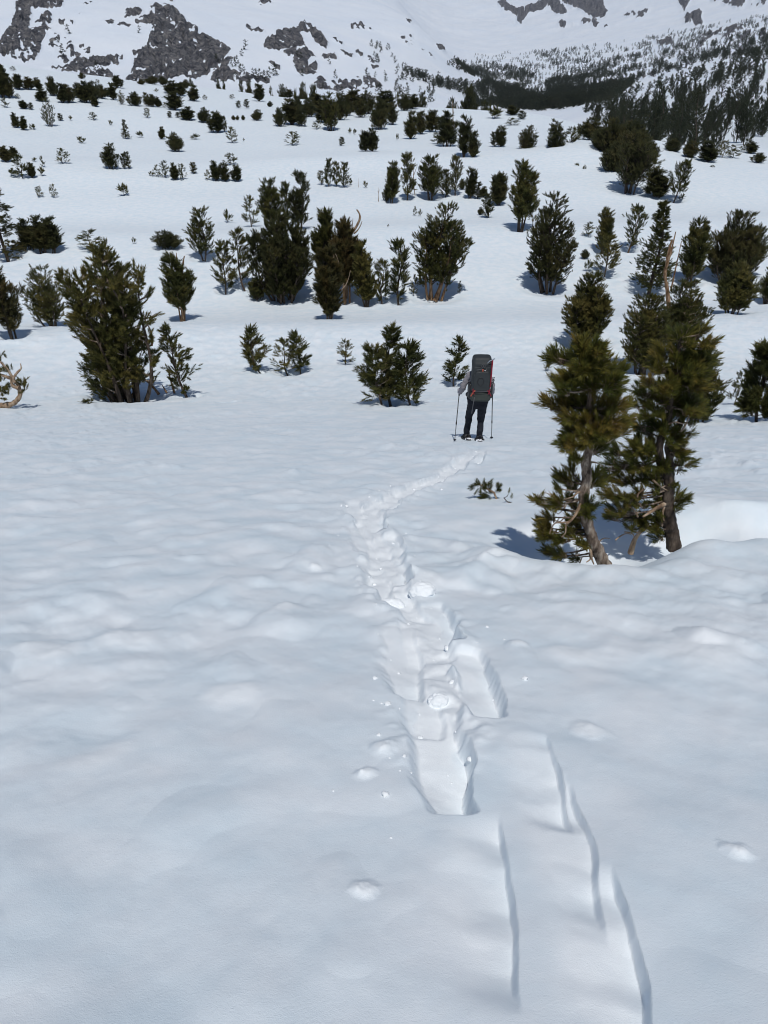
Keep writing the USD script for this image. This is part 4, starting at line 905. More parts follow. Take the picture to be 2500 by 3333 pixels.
# ---------------------------------------------------------------- the two near pines, drawn shoot by shoot
def at_plane(u, v, y):
    d = sight(u, v)
    return d * (y / d[1])

def near_pine(label, base_y, trunks, limbs, blobs, seed, shoot, leaf, bark):
    """trunks, limbs: lists of (points [(u, v, dy)], radii m); blobs: (u, v, ru, rv, n): where the shoots of one bough stand."""
    rng = np.random.default_rng(seed)
    tp = [[at_plane(u, v, base_y + dy) for u, v, dy in pts] for pts, _ in trunks]
    foot = np.array(tp[0][0])
    t = thing('pine_tree', label, 'pine tree', foot)
    for pts, (_, rad) in zip(tp, trunks):
        n = 9 * len(pts)
        f = PchipInterpolator(np.arange(len(pts)), np.array(pts))
        path = f(np.linspace(0, len(pts) - 1, n))
        rr = np.interp(np.linspace(0, 1, n), np.linspace(0, 1, len(rad)), rad) * (1 + .035 * rng.normal(size=n))
        v, fc = tube(path - foot, rr, 16)
        v = v + (meshkit.fbm(v * [45, 45, 22], 3, 3)[:, None] - .5) * .022
        obj('trunk' if pts is tp[0] else 'stem', (v, fc), bark, t, smooth=60)
    for pts, rad in limbs:
        q = np.array([at_plane(u, v, base_y + dy) for u, v, dy in pts])
        f = PchipInterpolator(np.arange(len(q)), q)
        path = f(np.linspace(0, len(q) - 1, 4 * len(q)))
        obj('bare_limb', tube(path - foot, np.linspace(rad, rad * .35, len(path)), 6), wood_bare, t, smooth=60)
    spine = np.concatenate([PchipInterpolator(np.arange(len(p)), np.array(p))(np.linspace(0, len(p) - 1, 40)) for p in tp])
    B, A, twigs = [], [], []
    for u, v, ru, rv, n in blobs:
        dep = float(rng.uniform(-.5, .5)) * (.28 if n > 3 else .12)
        if n >= 14:
            dep -= .05
        c = at_plane(u, v, base_y + dep)
        px = depth_of(c) / FOC
        rad = np.array([ru * px, max(ru, rv) * px * .95, rv * px])
        # the bough leaves the trunk a little below its shoots
        sc = np.linalg.norm((spine - c) * [1, 1, 1.6] + [0, 0, .05], axis=1)
        root = spine[int(np.argmin(sc))]
        L = np.linalg.norm(c - root)
        mid = (root + c) / 2 - np.array([0, 0, .10 * L]) + rng.normal(size=3) * .06 * L
        tt = np.linspace(0, 1, 8)[:, None]
        bough = (1 - tt) ** 2 * root + 2 * tt * (1 - tt) * mid + tt ** 2 * c
        r0 = .006 + .0018 * math.sqrt(n)
        obj('branch', tube(bough - foot, np.linspace(r0, .004, 8), 6), bark_grey if rng.random() < .5 else bark_dark, t, smooth=60)
        m = max(1, int(round(n * 1.75)))
        q = rng.normal(size=(m, 3)); q /= np.linalg.norm(q, axis=1, keepdims=True)
        q *= rng.uniform(.45, .88, (m, 1))
        pos = c + q * rad
        out = (pos - root) / max(L, .05)
        ax = .75 * out / np.maximum(np.linalg.norm(out, axis=1, keepdims=True), 1e-6) + np.array([0, 0, .62]) + q * .75 + rng.normal(size=(m, 3)) * .18
        ax /= np.linalg.norm(ax, axis=1, keepdims=True)
        B.append(pos - ax * shoot * .5); A.append(ax)
        for p, a in zip(pos, ax):
            s = bough[int(rng.integers(4, 8))]
            e = p - a * shoot * .4
            m2 = (s + e) / 2 - np.array([0, 0, .02]) - a * .02
            twigs.append(tube(np.array([s, m2, e, p + a * shoot * .3]) - foot, np.array([.0042, .0038, .0032, .002]), 4, False))
    B, A = np.concatenate(B), np.concatenate(A)
    Ln = shoot * rng.uniform(.8, 1.25, len(B))
    tw = obj('twigs', join(twigs), bark_grey, t, kind='stuff')
    order = np.argsort(B[:, 1])                   # those nearest the path first
    crown = UsdGeom.Xform.Define(stage, numbered(t.GetPath(), 'crown')).GetPrim()
    for i in order[:300]:
        obj('needle_tuft', place_tufts(B[i:i + 1] - foot, A[i:i + 1], Ln[i:i + 1], T_NEAR, rng), leaf, crown)
    rest = order[300:]
    if len(rest):
        obj('needle_mass', place_tufts(B[rest] - foot, A[rest], Ln[rest], T_NEAR, rng), leaf, crown, kind='stuff')
    return t

def zz(ox, oy, k, rows):
    return [(ox + r[0] * k, oy + r[1] * k) + tuple(x * k for x in r[2:4]) + tuple(r[4:]) for r in rows]

K1, K4 = 450 / 1659, 550 / 1659
b1 = zz(1700, 1080, K1, [(385,300,70,80,9),(540,340,70,80,9),(720,200,90,110,18),(890,210,90,110,16),(720,400,150,120,26),(920,430,130,120,22),(1100,480,110,120,18),(600,560,140,110,20),(830,620,180,130,28),(1080,650,110,130,16),(480,690,70,90,7),(375,585,30,30,2),(330,880,100,50,9),(470,880,80,110,10),
     (640,830,160,120,24),(880,900,200,120,30),(1120,880,140,110,16),(1250,910,60,60,4),(580,1020,100,90,12),(820,1090,200,110,28),(1100,1080,130,100,15),(1250,1060,70,60,5),(570,1340,110,110,14),(620,1190,120,100,14),(800,1290,180,120,22),(960,1200,140,120,15),(920,1390,110,100,12),(1100,1200,90,40,5),(1240,1180,70,40,4),(1110,1270,25,25,1)])
b1 += zz(1700, 1450, K1, [(640,150,60,50,5),(590,290,50,50,4),(510,390,110,80,12),(430,520,40,40,2),(620,480,80,60,6),(870,440,90,90,9),(180,640,60,40,4),(240,715,30,30,1),(305,735,30,30,1),(430,700,90,70,9),(580,680,80,60,7),(330,860,60,50,4),(260,980,120,70,12),(270,1090,60,50,5),(430,1120,90,60,8),(620,990,140,100,14),
     (820,700,90,80,8),(780,800,70,60,5),(700,860,60,50,5),(560,1060,90,60,6),(720,1170,80,50,5),(330,1280,80,50,6),(460,1290,100,60,6),(640,1350,40,40,2)])
t1 = [(1700 + x * K1, 1450 + y * K1, dy) for x, y, dy in ((1000,1475,.02),(920,1290,.0),(840,1120,-.03),(790,960,-.04),(760,840,-.04),(735,640,-.03),(745,540,-.03),(780,400,-.02),(765,200,0),(800,60,.02))] + [(1700 + x * K1, 1080 + y * K1, .02) for x, y in ((820,1200),(815,1000),(812,830),(830,680),(800,420),(795,200))]
near_pine('near olive brown pine with a bare curved trunk leaning left, beside the track', 5.22,
          [(t1, [.055, .05, .045, .043, .041, .040, .039, .037, .035, .032, .03, .026, .022, .02, .016, .01])],
          [([(1700 + x * K1, 1450 + y * K1, dy) for x, y, dy in q], r) for q, r in (
              (((720,640,-.03),(680,760,-.08),(620,860,-.12),(540,920,-.15),(400,930,-.18),(330,1060,-.2)), .011), (((700,690,-.03),(650,800,-.09),(590,900,-.14),(520,960,-.2),(520,1040,-.22),(470,1100,-.22)), .010),
              (((745,560,-.02),(660,570,-.06),(600,620,-.1),(500,650,-.1)), .009), (((720,500,0),(620,560,.06),(520,610,.1)), .009), (((400,650,-.1),(360,600,-.1),(265,565,-.1)), .007), (((810,1290,-.02),(820,1350,-.05),(770,1400,-.08)), .012), (((815,1200,-.02),(830,1330,-.06),(860,1425,-.06)), .014),
              (((760,130,0),(690,210,.05),(640,240,.08)), .007), (((830,200,0),(900,210,.03),(960,250,.05)), .008))],
          b1, 11, .084, leaf_near, bark_grey)

b2 = zz(2050, 1080, K1, [(610,50,130,90,18),(800,40,40,70,4),(870,20,30,80,4),(720,150,70,80,8),(350,270,80,110,12),(510,230,60,60,6),(650,340,110,100,15),(800,270,120,110,17),(940,140,80,90,10),(940,300,80,100,10),(860,380,110,100,15),(340,430,80,100,10),(470,480,90,80,9),(620,480,140,110,20),(800,500,140,120,22),(660,640,150,110,22),
     (830,660,110,110,15),(240,620,80,50,6),(330,680,80,60,6),(130,720,90,80,8),(300,770,110,60,9),(450,720,100,80,11),(540,830,130,100,15),(720,840,130,110,17),(840,900,80,90,8),(320,950,130,80,12),(560,950,140,90,13),(740,960,90,70,8),(60,880,50,40,3),(800,1000,70,40,4),(745,1090,30,30,1),(160,1000,60,50,4),(90,1130,80,60,6),
     (210,1190,90,60,6),(430,1180,110,90,13),(330,1150,90,70,6),(560,1230,90,80,9),(730,1230,40,35,1),(620,1310,60,60,4),(480,1340,60,60,4),(80,1330,100,90,10),(180,1390,80,70,8),(300,1330,80,80,7),(590,1430,90,50,6)])
b2 += zz(1950, 1450, K4, [(160,60,70,60,8),(330,60,90,80,12),(480,80,80,80,8),(290,180,110,80,13),(420,200,120,90,12),(130,200,110,90,10),(60,320,80,90,8),(250,330,130,80,13),(400,330,110,80,9),(530,300,90,70,6),(770,60,60,50,5),(830,110,50,40,4),(890,180,45,35,3),(760,180,60,40,4),(820,235,30,30,1),(740,380,30,30,2),(690,400,50,40,3),
     (780,490,45,40,4),(845,525,40,30,3),(790,540,30,25,2),(560,520,60,50,5),(650,520,70,50,5),(440,590,35,35,2),(760,600,30,25,2),(765,645,25,20,1),(560,610,60,40,4),(190,630,110,80,10),(130,700,60,60,5),(330,690,110,60,8),(400,740,80,60,7),(470,790,90,50,8),(480,700,50,30,3),(570,830,60,45,5),(645,860,45,30,3),(590,900,50,30,3),(580,740,70,60,5),(640,780,60,50,4),(310,830,60,40,3)])
b2 += zz(1950, 1450, K4, [(640,480,70,60,6),(600,300,80,60,8),(690,470,60,60,4),(620,200,80,70,8),(560,420,70,60,6),(680,560,50,50,3),(350,480,90,60,7),(560,660,60,50,5),(240,500,80,60,6),(330,560,70,60,6),(160,480,80,70,7),(60,480,70,60,5)]) + zz(2050, 1080, K1, [(520,780,110,80,9),(470,620,110,90,11),(560,330,90,80,8),(380,820,90,70,8),(430,1040,90,80,8),(220,880,90,60,7),(250,1050,80,70,7)])
b1 += zz(1700, 1450, K1, [(690,60,90,60,6),(860,220,80,70,6),(700,330,50,50,3),(900,560,90,80,8),(880,640,80,70,7),(650,780,60,60,4),(560,800,70,50,4),(480,880,70,60,5),(480,1000,90,60,7),(760,1050,60,50,4)])
t2 = [(1950 + x * K4, 1450 + y * K4, dy) for x, y, dy in ((740,1010,-.02),(715,860,.0),(695,740,.0),(682,620,0),(675,520,0),(690,380,0),(650,250,.02),(600,150,.03),(592,0,.03))] + [(2050 + x * K1, 1080 + y * K1, .03) for x, y in ((470,1000),(480,850),(520,650),(560,420),(590,220),(605,60))]
s2 = [(1950 + x * K4, 1450 + y * K4, dy) for x, y, dy in ((690,400,.03),(700,250,.08),(690,100,.1),(680,0,.1))] + [(2050 + x * K1, 1080 + y * K1, .12) for x, y in ((640,1000),(700,700),(790,350),(850,120))]
near_pine('near dark trunked pine on the right with brown tipped crown, behind the curved trunk', 6.2,
          [(t2, [.066, .062, .056, .052, .05, .046, .042, .038, .033, .03, .026, .022, .018, .012]), (s2, [.04, .036, .033, .03, .027, .02, .016, .01])],
          [([(1950 + x * K4, 1450 + y * K4, dy) for x, y, dy in q], r) for q, r in (
              (((650,570,-.02),(560,620,-.08),(480,670,-.12),(430,700,-.15)), .024), (((640,600,-.04),(625,660,-.06),(640,740,-.08)), .014), (((530,340,-.1),(600,400,-.1),(670,440,-.08)), .010), (((440,430,-.1),(380,490,-.15),(370,560,-.16)), .010), (((310,1060,.1),(340,950,.1),(380,880,.08),(440,830,.04)), .03),
              (((250,850,0),(330,870,0),(340,950,.05)), .008), (((160,930,0),(250,870,.05),(320,880,.1)), .008), (((0,950,0),(60,910,0),(110,920,.05)), .007), (((700,70,.05),(740,70,0),(790,90,-.05)), .007), (((380,700,-.1),(330,620,-.14),(280,600,-.15)), .008))]
          + [([(2050 + x * K1, 1080 + y * K1, dy) for x, y, dy in q], r) for q, r in ((((460,1110,0),(560,1085,-.06),(650,1105,-.1),(700,1100,-.12)), .009), (((610,1195,-.1),(660,1140,-.1),(710,1020,-.1),(750,930,-.1)), .008), (((560,1150,0),(620,1215,-.05),(690,1230,-.1)), .006), (((440,870,0),(340,870,-.05),(250,855,-.08)), .007), (((590,200,.03),(640,180,0),(670,175,0)), .008))],
          b2, 12, .086, leaf_near, bark_dark)

# sprig half buried by the track
def sprig_near():
    rng = np.random.default_rng(5)
    k = 250 / 1659
    foot = hit(1500 + 760 * k, 1500 + 800 * k)
    t = thing('pine_sprig', 'pine branch poking out of the snow left of the near pines', 'pine sprig', foot)
    P2 = lambda x, y: at_plane(1500 + x * k, 1500 + y * k, foot[1]) - foot
    obj('stem', tube(np.array([P2(780, 840), P2(720, 690), P2(600, 620), P2(450, 530), P2(360, 500), P2(270, 530)]), np.array([.012, .012, .011, .009, .007, .004]), 7), wood_bare, t, smooth=60)
    for (x, y, ax, az) in ((410, 470, -.3, .5), (280, 530, -1, -.2), (430, 620, .1, -.9), (600, 500, .6, .6), (550, 540, .3, .8), (650, 610, .5, .4), (800, 580, .2, .9), (490, 790, -.9, -.2), (560, 760, -.8, .2), (610, 810, -.4, -.6), (660, 700, -.2, .5), (520, 740, -.9, .2), (820, 640, .5, .3), (360, 510, -.8, .2), (500, 560, 0, .6)):
        p = P2(x, y)
        a = np.array([[ax, rng.uniform(-.4, .2), az + .15]])
        two = np.repeat(a, 3, 0) + rng.normal(size=(3, 3)) * .35
        obj('needle_tuft', place_tufts(p[None] - a / np.linalg.norm(a) * .03 + rng.normal(size=(3, 3)) * .012, two, np.array([.08, .075, .07]), T_NEAR, rng), leaf_mid, t)
    foot2 = hit(1500 + 1000 * k, 1500 + 900 * k)
    t = thing('pine_sprig', 'small twig in a snow notch just right of the half buried branch', 'pine sprig', foot2)
    P3 = lambda x, y: at_plane(1500 + x * k, 1500 + y * k, foot2[1]) - foot2
    obj('stem', tube(np.array([P3(1100, 915), P3(1000, 880), P3(930, 800), P3(1000, 770), P3(1025, 720)]), np.array([.006, .006, .006, .004, .003]), 6), bark_dark, t, smooth=60)
    for (x, y) in ((1030, 720), (1085, 830)):
        obj('needle_tuft', place_tufts(P3(x, y)[None], np.array([[.1, 0, .9]]), np.array([.06]), T_NEAR, rng), leaf_near, t)
sprig_near()

# ---------------------------------------------------------------- weathered wood
def snag(reg, foot, lines, label, name='dead_tree', cat='dead tree', mat=None):
    """Bare wood: foot and lines are survey points, lines = ([(x, y)...], radius px)."""
    ox, oy, k = REG[reg]
    p = hit(ox + foot[0] * k, oy + foot[1] * k)
    px = k * depth_of(p) / FOC
    t = thing(name, label, cat, p)
    rng = np.random.default_rng(int(foot[0]) + 3)
    for i, (pts, r) in enumerate(lines):
        q = np.array([at_plane(ox + x * k, oy + y * k, p[1] + .02 * j * (-1) ** i) - p for j, (x, y) in enumerate(pts)])
        n = 4 * len(q)
        path = PchipInterpolator(np.arange(len(q)), q)(np.linspace(0, len(q) - 1, n)) if len(q) > 1 else q
        rr = np.linspace(r, r * .32, n) * px * (1 + .12 * rng.normal(size=n))
        obj('trunk' if i == 0 else 'bare_limb', tube(path, rr, 9), mat or wood_bare, t, smooth=60)
    return t, p, px

snag('F', (1092, 880), [([(1075, 880), (1055, 640), (1042, 520), (1062, 410), (1085, 330)], 15), ([(1047, 500), (1080, 390), (1105, 285)], 8), ([(1075, 640), (1110, 480), (1140, 340)], 5)], 'broken orange snag rising between the airy pines', mat=bark_orange)
snag('E', (690, 866), [([(690, 866), (700, 740), (690, 600), (715, 500), (760, 430), (778, 380), (757, 335)], 13), ([(740, 480), (770, 450), (790, 405)], 5), ([(700, 520), (680, 440), (675, 395)], 5), ([(712, 505), (730, 440), (735, 390)], 4)], 'bare forked dead top standing in the brownish pine')
snag('E', (640, 985), [([(610, 985), (615, 830), (605, 700), (620, 620), (600, 575)], 7), ([(612, 830), (660, 760), (655, 680), (630, 600)], 4), ([(612, 780), (580, 700), (590, 630)], 4), ([(640, 830), (690, 790), (720, 700)], 4)], 'pale bare twisted branches in front of the brown central pine')
snag('D', (1160, 660), [([(1165, 660), (1160, 520), (1145, 420), (1110, 320), (1085, 240)], 15), ([(1155, 440), (1160, 330), (1172, 260)], 9), ([(1140, 400), (1125, 300), (1120, 240)], 6)], 'two bare orange stems standing in the pine behind the big left clump', mat=bark_orange)
snag('E', (768, 202), [([(768, 202), (768, 148)], 1.4)], 'thin bare pole standing alone right of the row of four columns', 'dead_pole', 'dead pole')
snag('E', (890, 288), [([(890, 288), (889, 240), (891, 203)], 2), ([(889, 240), (884, 222)], 1.2), ([(890, 230), (896, 214)], 1.2)], 'thin dead trunk left of the rounded dark pine', 'dead_pole', 'dead pole')
snag('E', (1297, 250), [([(1297, 250), (1298, 150), (1296, 90)], 3)], 'pale dead pole on the right of the wide many stemmed pine', 'dead_pole', 'dead pole')
snag('E', (1105, 250), [([(1108, 250), (1098, 150), (1102, 65)], 3), ([(1100, 130), (1125, 60)], 2)], 'pale forked dead pole on the left of the wide many stemmed pine', 'dead_pole', 'dead pole')
snag('B', (1318, 450), [([(1318, 450), (1316, 340), (1312, 250)], 4), ([(1316, 340), (1325, 270)], 2)], 'thin bare pole rising above the large crest pine', 'dead_pole', 'dead pole')
snag('D', (760, 1168), [([(750, 1168), (735, 1110), (705, 1050), (670, 1000)], 20), ([(765, 1165), (800, 1110), (795, 1040), (775, 1000)], 20), ([(830, 1160), (860, 1110), (870, 1050)], 13), ([(740, 850), (690, 820), (640, 808)], 8), ([(965, 830), (960, 750), (925, 670), (915, 640)], 6), ([(720, 850), (680, 790), (685, 760)], 6), ([(1010, 1140), (960, 1080), (900, 1030)], 10), ([(1110, 1135), (1085, 1050), (1070, 990)], 8), ([(1060, 1130), (1030, 1080)], 7)],
     'weathered orange forked trunk and pale limbs at the foot of the big left pine', mat=bark_orange)
t, p, px = snag('D', (30, 1228), [([(-60, 1210), (0, 1212), (60, 1205), (105, 1180), (128, 1130), (115, 1080), (70, 1040), (20, 1020), (-40, 1000)], 21), ([(90, 1060), (60, 1000), (20, 950), (-30, 905)], 11), ([(85, 1035), (110, 1000), (135, 970), (130, 943)], 9), ([(115, 1100), (75, 1075), (70, 1040)], 14)], 'twisted weathered trunk cut by the left edge with a bare curved limb', 'gnarled_pine', 'pine tree', wood_bare)
rng = np.random.default_rng(77)
pts = [(x + rng.normal() * rx, y + rng.normal() * ry) for x, y, rx, ry, n in ((0, 900, 8, 14, 6), (30, 990, 16, 10, 8), (60, 990, 10, 8, 5), (140, 1070, 14, 8, 9), (40, 1110, 22, 16, 16), (20, 1140, 18, 12, 12), (150, 1085, 10, 6, 4), (155, 1120, 10, 8, 4), (5, 1050, 12, 18, 10)) for _ in range(n)]
B = np.array([at_plane(x * .5124, 700 + y * .5124, p[1] + rng.uniform(-.15, .35)) - p for x, y in pts])
obj('foliage', place_tufts(B, rng.normal(size=B.shape) * .5 + [0, 0, .6], np.full(len(B), .17), T_BIG, rng), leaf_mid, t)

# ---------------------------------------------------------------- forests of the hillside and the far valley
def conifer_proto(path, seed, asp, n, tl, lean=.03):
    cp = stage.CreateClassPrim(path); cp.SetTypeName('Xform')
    tr, li, cr = grow('spire' if asp < .4 else 'column', 1.0, asp, seed, temps=T_FAR, limbs=False, br=n, tf=5, tl=tl, st=1 if asp < .4 else 2, up=.35 if asp < .4 else .7, h0=.03,
                      env=[(0, .85), (.2, 1), (.5, .8), (.8, .45), (1, .1)] if asp < .4 else [(0, .7), (.3, 1), (.7, .85), (1, .3)], lean=lean)
    usdkit.mesh(stage, path + '/trunk', tr, bark_dark)
    usdkit.mesh(stage, path + '/crown', cr, leaf_far)
    return path
forest_protos = [conifer_proto(f'/World/forest_pine_kind_{i:03d}', 300 + i, a, n, .10, l) for i, (a, n, l) in enumerate(((.30, 26, .05), (.34, 24, .0), (.42, 20, .08), (.5, 20, -.03)))]

emax = np.maximum.accumulate(np.where(Y > 20, G / np.maximum(Y, 1.0), -9), axis=0)
def seen_from_path(x, y, h):
    """Does the top of something h high at (x, y) show over the ground in front of it?"""
    j = np.clip(np.searchsorted(ys, y) - 2, 0, nr - 1)
    s = x / half[np.clip(j, 0, nr - 1)]
    c = np.clip(np.searchsorted(ss, s), 0, nc - 1)
    return (ground(x, y) + h) / y > emax[j, c] + .0003

def zone(off, rows):
    return [(Polygon([(off + a * R if off else a, b * (R if off else 1)) for a, b in pts]), q) for q, pts in rows]
hill_zones = zone(0, [(.13, [(1840,338),(2000,302),(2150,266),(2230,250),(2250,330),(2200,420),(2130,490),(2050,470),(1900,385)]), (.44, [(2230,250),(2300,216),(2420,180),(2510,158),(2510,250),(2380,310),(2250,380),(2200,400)]),
                      (.10, [(2250,380),(2380,310),(2510,250),(2510,420),(2350,480),(2180,500),(2150,470)]), (.10, [(2380,400),(2510,370),(2510,470),(2400,480),(2280,470)]), (.012, [(2180,500),(2510,460),(2510,540),(2250,530)])])
far_zones = zone(1250, [(.95, [(258,275),(450,268),(560,290),(655,330),(600,362),(560,347),(430,345),(330,310)]), (.7, [(70,298),(200,338),(330,358),(420,380),(560,400),(622,440),(560,457),(400,462),(330,402),(200,372),(100,332)]), (1.0, [(390,372),(470,350),(560,372),(640,400),(720,430),(700,480),(520,470),(420,440)]),
                         (.95, [(690,365),(830,300),(1000,253),(1065,260),(900,332),(780,392),(700,392)]), (.6, [(675,233),(765,253),(765,288),(700,272)]), (.8, [(620,420),(850,390),(1100,345),(1000,420),(850,480),(700,470)]),
                         (.24, [(580,228),(1000,188),(1250,128),(1450,190),(1300,262),(1100,342),(800,402),(640,420),(560,340)]), (.17, [(1000,188),(1680,60),(1680,230),(1400,272),(1150,342)]), (.07, [(-60,200),(30,178),(70,300),(260,430),(180,445),(-60,400)]), (.05, [(258,270),(560,288),(640,260),(560,225),(380,240)])])
far_zones += zone(0, [(.012, [(380,60),(480,90),(460,180),(400,200)]), (.012, [(700,150),(1000,180),(1250,250),(1200,330),(900,280),(720,260)]), (.012, [(120,70),(250,100),(290,180),(200,190)]), (.03, [(240,170),(380,190),(420,250),(260,235)]), (.03, [(690,190),(790,225),(880,268),(700,262)])])

def scatter(zones, n, ya, yb, seed, hm):
    rng = np.random.default_rng(seed)
    y = np.exp(rng.uniform(math.log(ya), math.log(yb), n))
    u = rng.uniform(-20, 2520, n)
    z0 = ground((u - CX) / FOC * y, y)
    x = (u - CX) / FOC * (y * CP - z0 * SP)
    z = ground(x, y)
    uu, vv = seen_at(x, y, z)
    d = np.zeros(n)
    for poly, q in zones:
        inside = contains_xy(poly, uu, vv)
        d[inside] = np.maximum(d[inside], q)
    clump = meshkit.fbm(np.stack([uu * .03, vv * .06, 0 * uu], -1), 3, seed)
    thr = np.where(d > .5, d * np.clip((clump - .25) * 5, .35, 1.3), d * np.clip((clump - .32) * 5.0, .12, 1.9))
    h = hm * rng.uniform(.6, 1.25, n)
    keep = (rng.uniform(0, 1, n) < thr) & seen_from_path(x, y, h)
    return x[keep], y[keep], z[keep], h[keep]

hx, hy, hz, hh = scatter(hill_zones, 14000, 130, 900, 61, 7.2)
fx, fy, fz, fh = scatter(far_zones, 70000, 800, 4200, 62, 8.5)
rng = np.random.default_rng(63)
size = hh / hy
order = np.argsort(-size)
n_ind = min(300, len(order))
def where_on_hill(x, y):
    return 'dark pine of the forest on the right hillside, below the bare rock bands'
for i in order[:n_ind]:
    k = int(rng.integers(0, 4))
    s = hh[i] * rng.uniform(.6, .85)
    copy_of(forest_protos[k], 'hillside_pine', where_on_hill(hx[i], hy[i]), 'pine tree', (hx[i], hy[i], hz[i] - .2), rng.uniform(0, 360), (s, s, hh[i]), 'pines of the forest on the right hillside')

def instancer(name, label, x, y, z, h, seed):
    rng = np.random.default_rng(seed)
    pi = UsdGeom.PointInstancer.Define(stage, '/World/' + name)
    rel = pi.CreatePrototypesRel()
    for i, (a, n) in enumerate(((.30, 12), (.36, 11))):
        pp = f'/World/{name}/pine_{i:03d}'
        tr, li, cr = grow('spire', 1.0, a, 400 + i, temps=T_FAR, limbs=False, br=n, tf=4, tl=.16, h0=.02, env=[(0, .9), (.2, 1), (.5, .75), (.8, .4), (1, .08)])
        usdkit.mesh(stage, pp, cr, leaf_far)
        rel.AddTarget(pp)
    n = len(x)
    pi.CreateProtoIndicesAttr(Vt.IntArray.FromNumpy(rng.integers(0, 2, n).astype(np.int32)))
    pi.CreatePositionsAttr(Vt.Vec3fArray.FromNumpy(np.stack([x, y, z - .3], 1).astype(np.float32)))
    w = h * rng.uniform(.9, 1.35, n)
    pi.CreateScalesAttr(Vt.Vec3fArray.FromNumpy(np.stack([w, w, h], 1).astype(np.float32)))
    ang = rng.uniform(0, math.pi, n)
    pi.CreateOrientationsAttr(Vt.QuathArray([Gf.Quath(float(math.cos(a)), 0, 0, float(math.sin(a))) for a in ang]))
    tag(pi.GetPrim(), label, None, None, 'stuff')
rest = order[n_ind:]
instancer('far_forest', 'dark pine forest of the far valley and its snowy slopes', np.concatenate([fx, hx[rest]]), np.concatenate([fy, hy[rest]]), np.concatenate([fz, hz[rest]]), np.concatenate([fh, hh[rest]]), 64)

# ---------------------------------------------------------------- the hiker
import manifold3d as m3
def flat(name, color, rough=0.7, spec=0.3, bump=0.0, scale=200.0, metal=0.0, var=0.12):
    return M(name, {
        'geo': ('geometry', {}), 'n': ('noise_texture', {'scale': scale, 'detail': 3.0, 'roughness': 0.6}), 'n0': ('noise_texture', {'scale': 9.0, 'detail': 3.0}),
        'r': ('rgb_ramp', {'ramp': [(.3, tuple(c * (1 - var) for c in color)), (.7, tuple(min(1, c * (1 + var)) for c in color))]}),
        'b': ('bump', {'strength': bump, 'distance': .002}),
        'p': ('principled_bsdf', {'roughness': rough, 'specular_ior_level': spec, 'metallic': metal})},
        [('geo.position', 'n.vector'), ('geo.position', 'n0.vector'), ('n0.fac', 'r.fac'), ('r.color', 'p.base_color'), ('n.fac', 'b.height'), ('b.normal', 'p.normal')], surface='p.BSDF')
cl_jacket = flat('grey_jacket_cloth', (.25, .235, .25), .8, .2, .5, 120)
cl_trouser = flat('black_trouser_cloth', (.012, .014, .021), .75, .25, .5, 120)
cl_glove = flat('pale_glove_fleece', (.30, .28, .31), .85, .2, .5, 200)
cl_pack = flat('charcoal_pack_cloth', (.030, .034, .036), .62, .35, .5, 260)
cl_pack2 = flat('dark_olive_pack_cloth', (.045, .052, .045), .65, .3, .5, 260)
cl_red = flat('red_webbing', (.22, .014, .028), .6, .3)
cl_orange = flat('orange_buckle', (.45, .09, .05), .5, .4)
cl_metal = flat('brushed_metal', (.55, .57, .6), .32, .5, 0, 100, .9)
cl_black = flat('black_plastic', (.015, .015, .017), .45, .4)
cl_strap = flat('grey_webbing', (.10, .10, .105), .7, .2)
cl_skin = flat('skin', (.42, .25, .18), .5, .35)
cl_hair = flat('dark_hair', (.03, .022, .016), .6, .3)
cl_boot = flat('brown_boot_leather', (.05, .042, .038), .6, .3, .4)
cl_tuft = flat('packed_snow', (.80, .83, .87), .7, .2, .5, 60)
fresh_snow = flat('fresh_snow', (.855, .895, .915), .65, .2, .6, 110, 0, .03)

def ball(p, r, n=20):
    return m3.Manifold.sphere(r, n).translate([float(c) for c in p])
def chain(joints):
    """Hulls of the spheres at consecutive joints [(point, radius)...]."""
    out = []
    for (a, ra), (b, rb) in zip(joints[:-1], joints[1:]):
        out.append(m3.Manifold.batch_hull([ball(a, ra), ball(b, rb)]))
    return out
def blend(parts, length=.02, it=12, wrinkle=0, seed=0, ws=9):
    m = m3.Manifold.batch_boolean(parts, m3.OpType.Add).refine_to_length(length).to_mesh()
    t = trimesh.Trimesh(m.vert_properties[:, :3], m.tri_verts, process=True)
    trimesh.smoothing.filter_taubin(t, iterations=it)
    if wrinkle:
        n = t.vertex_normals
        t.vertices = t.vertices + n * (meshkit.fbm(t.vertices * [ws, ws, ws * 1.6], 3, seed)[:, None] - .5) * wrinkle
    return t
def rbox(c, s, r, n=16):
    c, s = np.array(c, float), np.array(s, float) / 2 - r
    return m3.Manifold.batch_hull([ball(c + s * [i, j, k], r, n) for i in (-1, 1) for j in (-1, 1) for k in (-1, 1)])
def strap_mesh(pts, w, th, normal=(0, -1, 0)):
    """A flat band along pts."""
    pts = np.asarray(pts, float); n = len(pts)
    tan = np.gradient(pts, axis=0); tan /= np.linalg.norm(tan, axis=1, keepdims=True)
    nn = np.broadcast_to(np.asarray(normal, float), tan.shape)
    sd = np.cross(tan, nn); sd /= np.linalg.norm(sd, axis=1, keepdims=True)
    a, b = pts + sd * w / 2, pts - sd * w / 2
    v = np.stack([a, b, b + nn * th, a + nn * th], 1).reshape(-1, 3)
    f = []
    for i in range(n - 1):
        for k in range(4):
            p, q = i * 4 + k, i * 4 + (k + 1) % 4
            f += [[p, q, q + 4], [p, q + 4, p + 4]]
    f += [[0, 2, 1], [0, 3, 2], [4 * n - 4, 4 * n - 3, 4 * n - 2], [4 * n - 4, 4 * n - 2, 4 * n - 1]]
    return v, np.array(f)

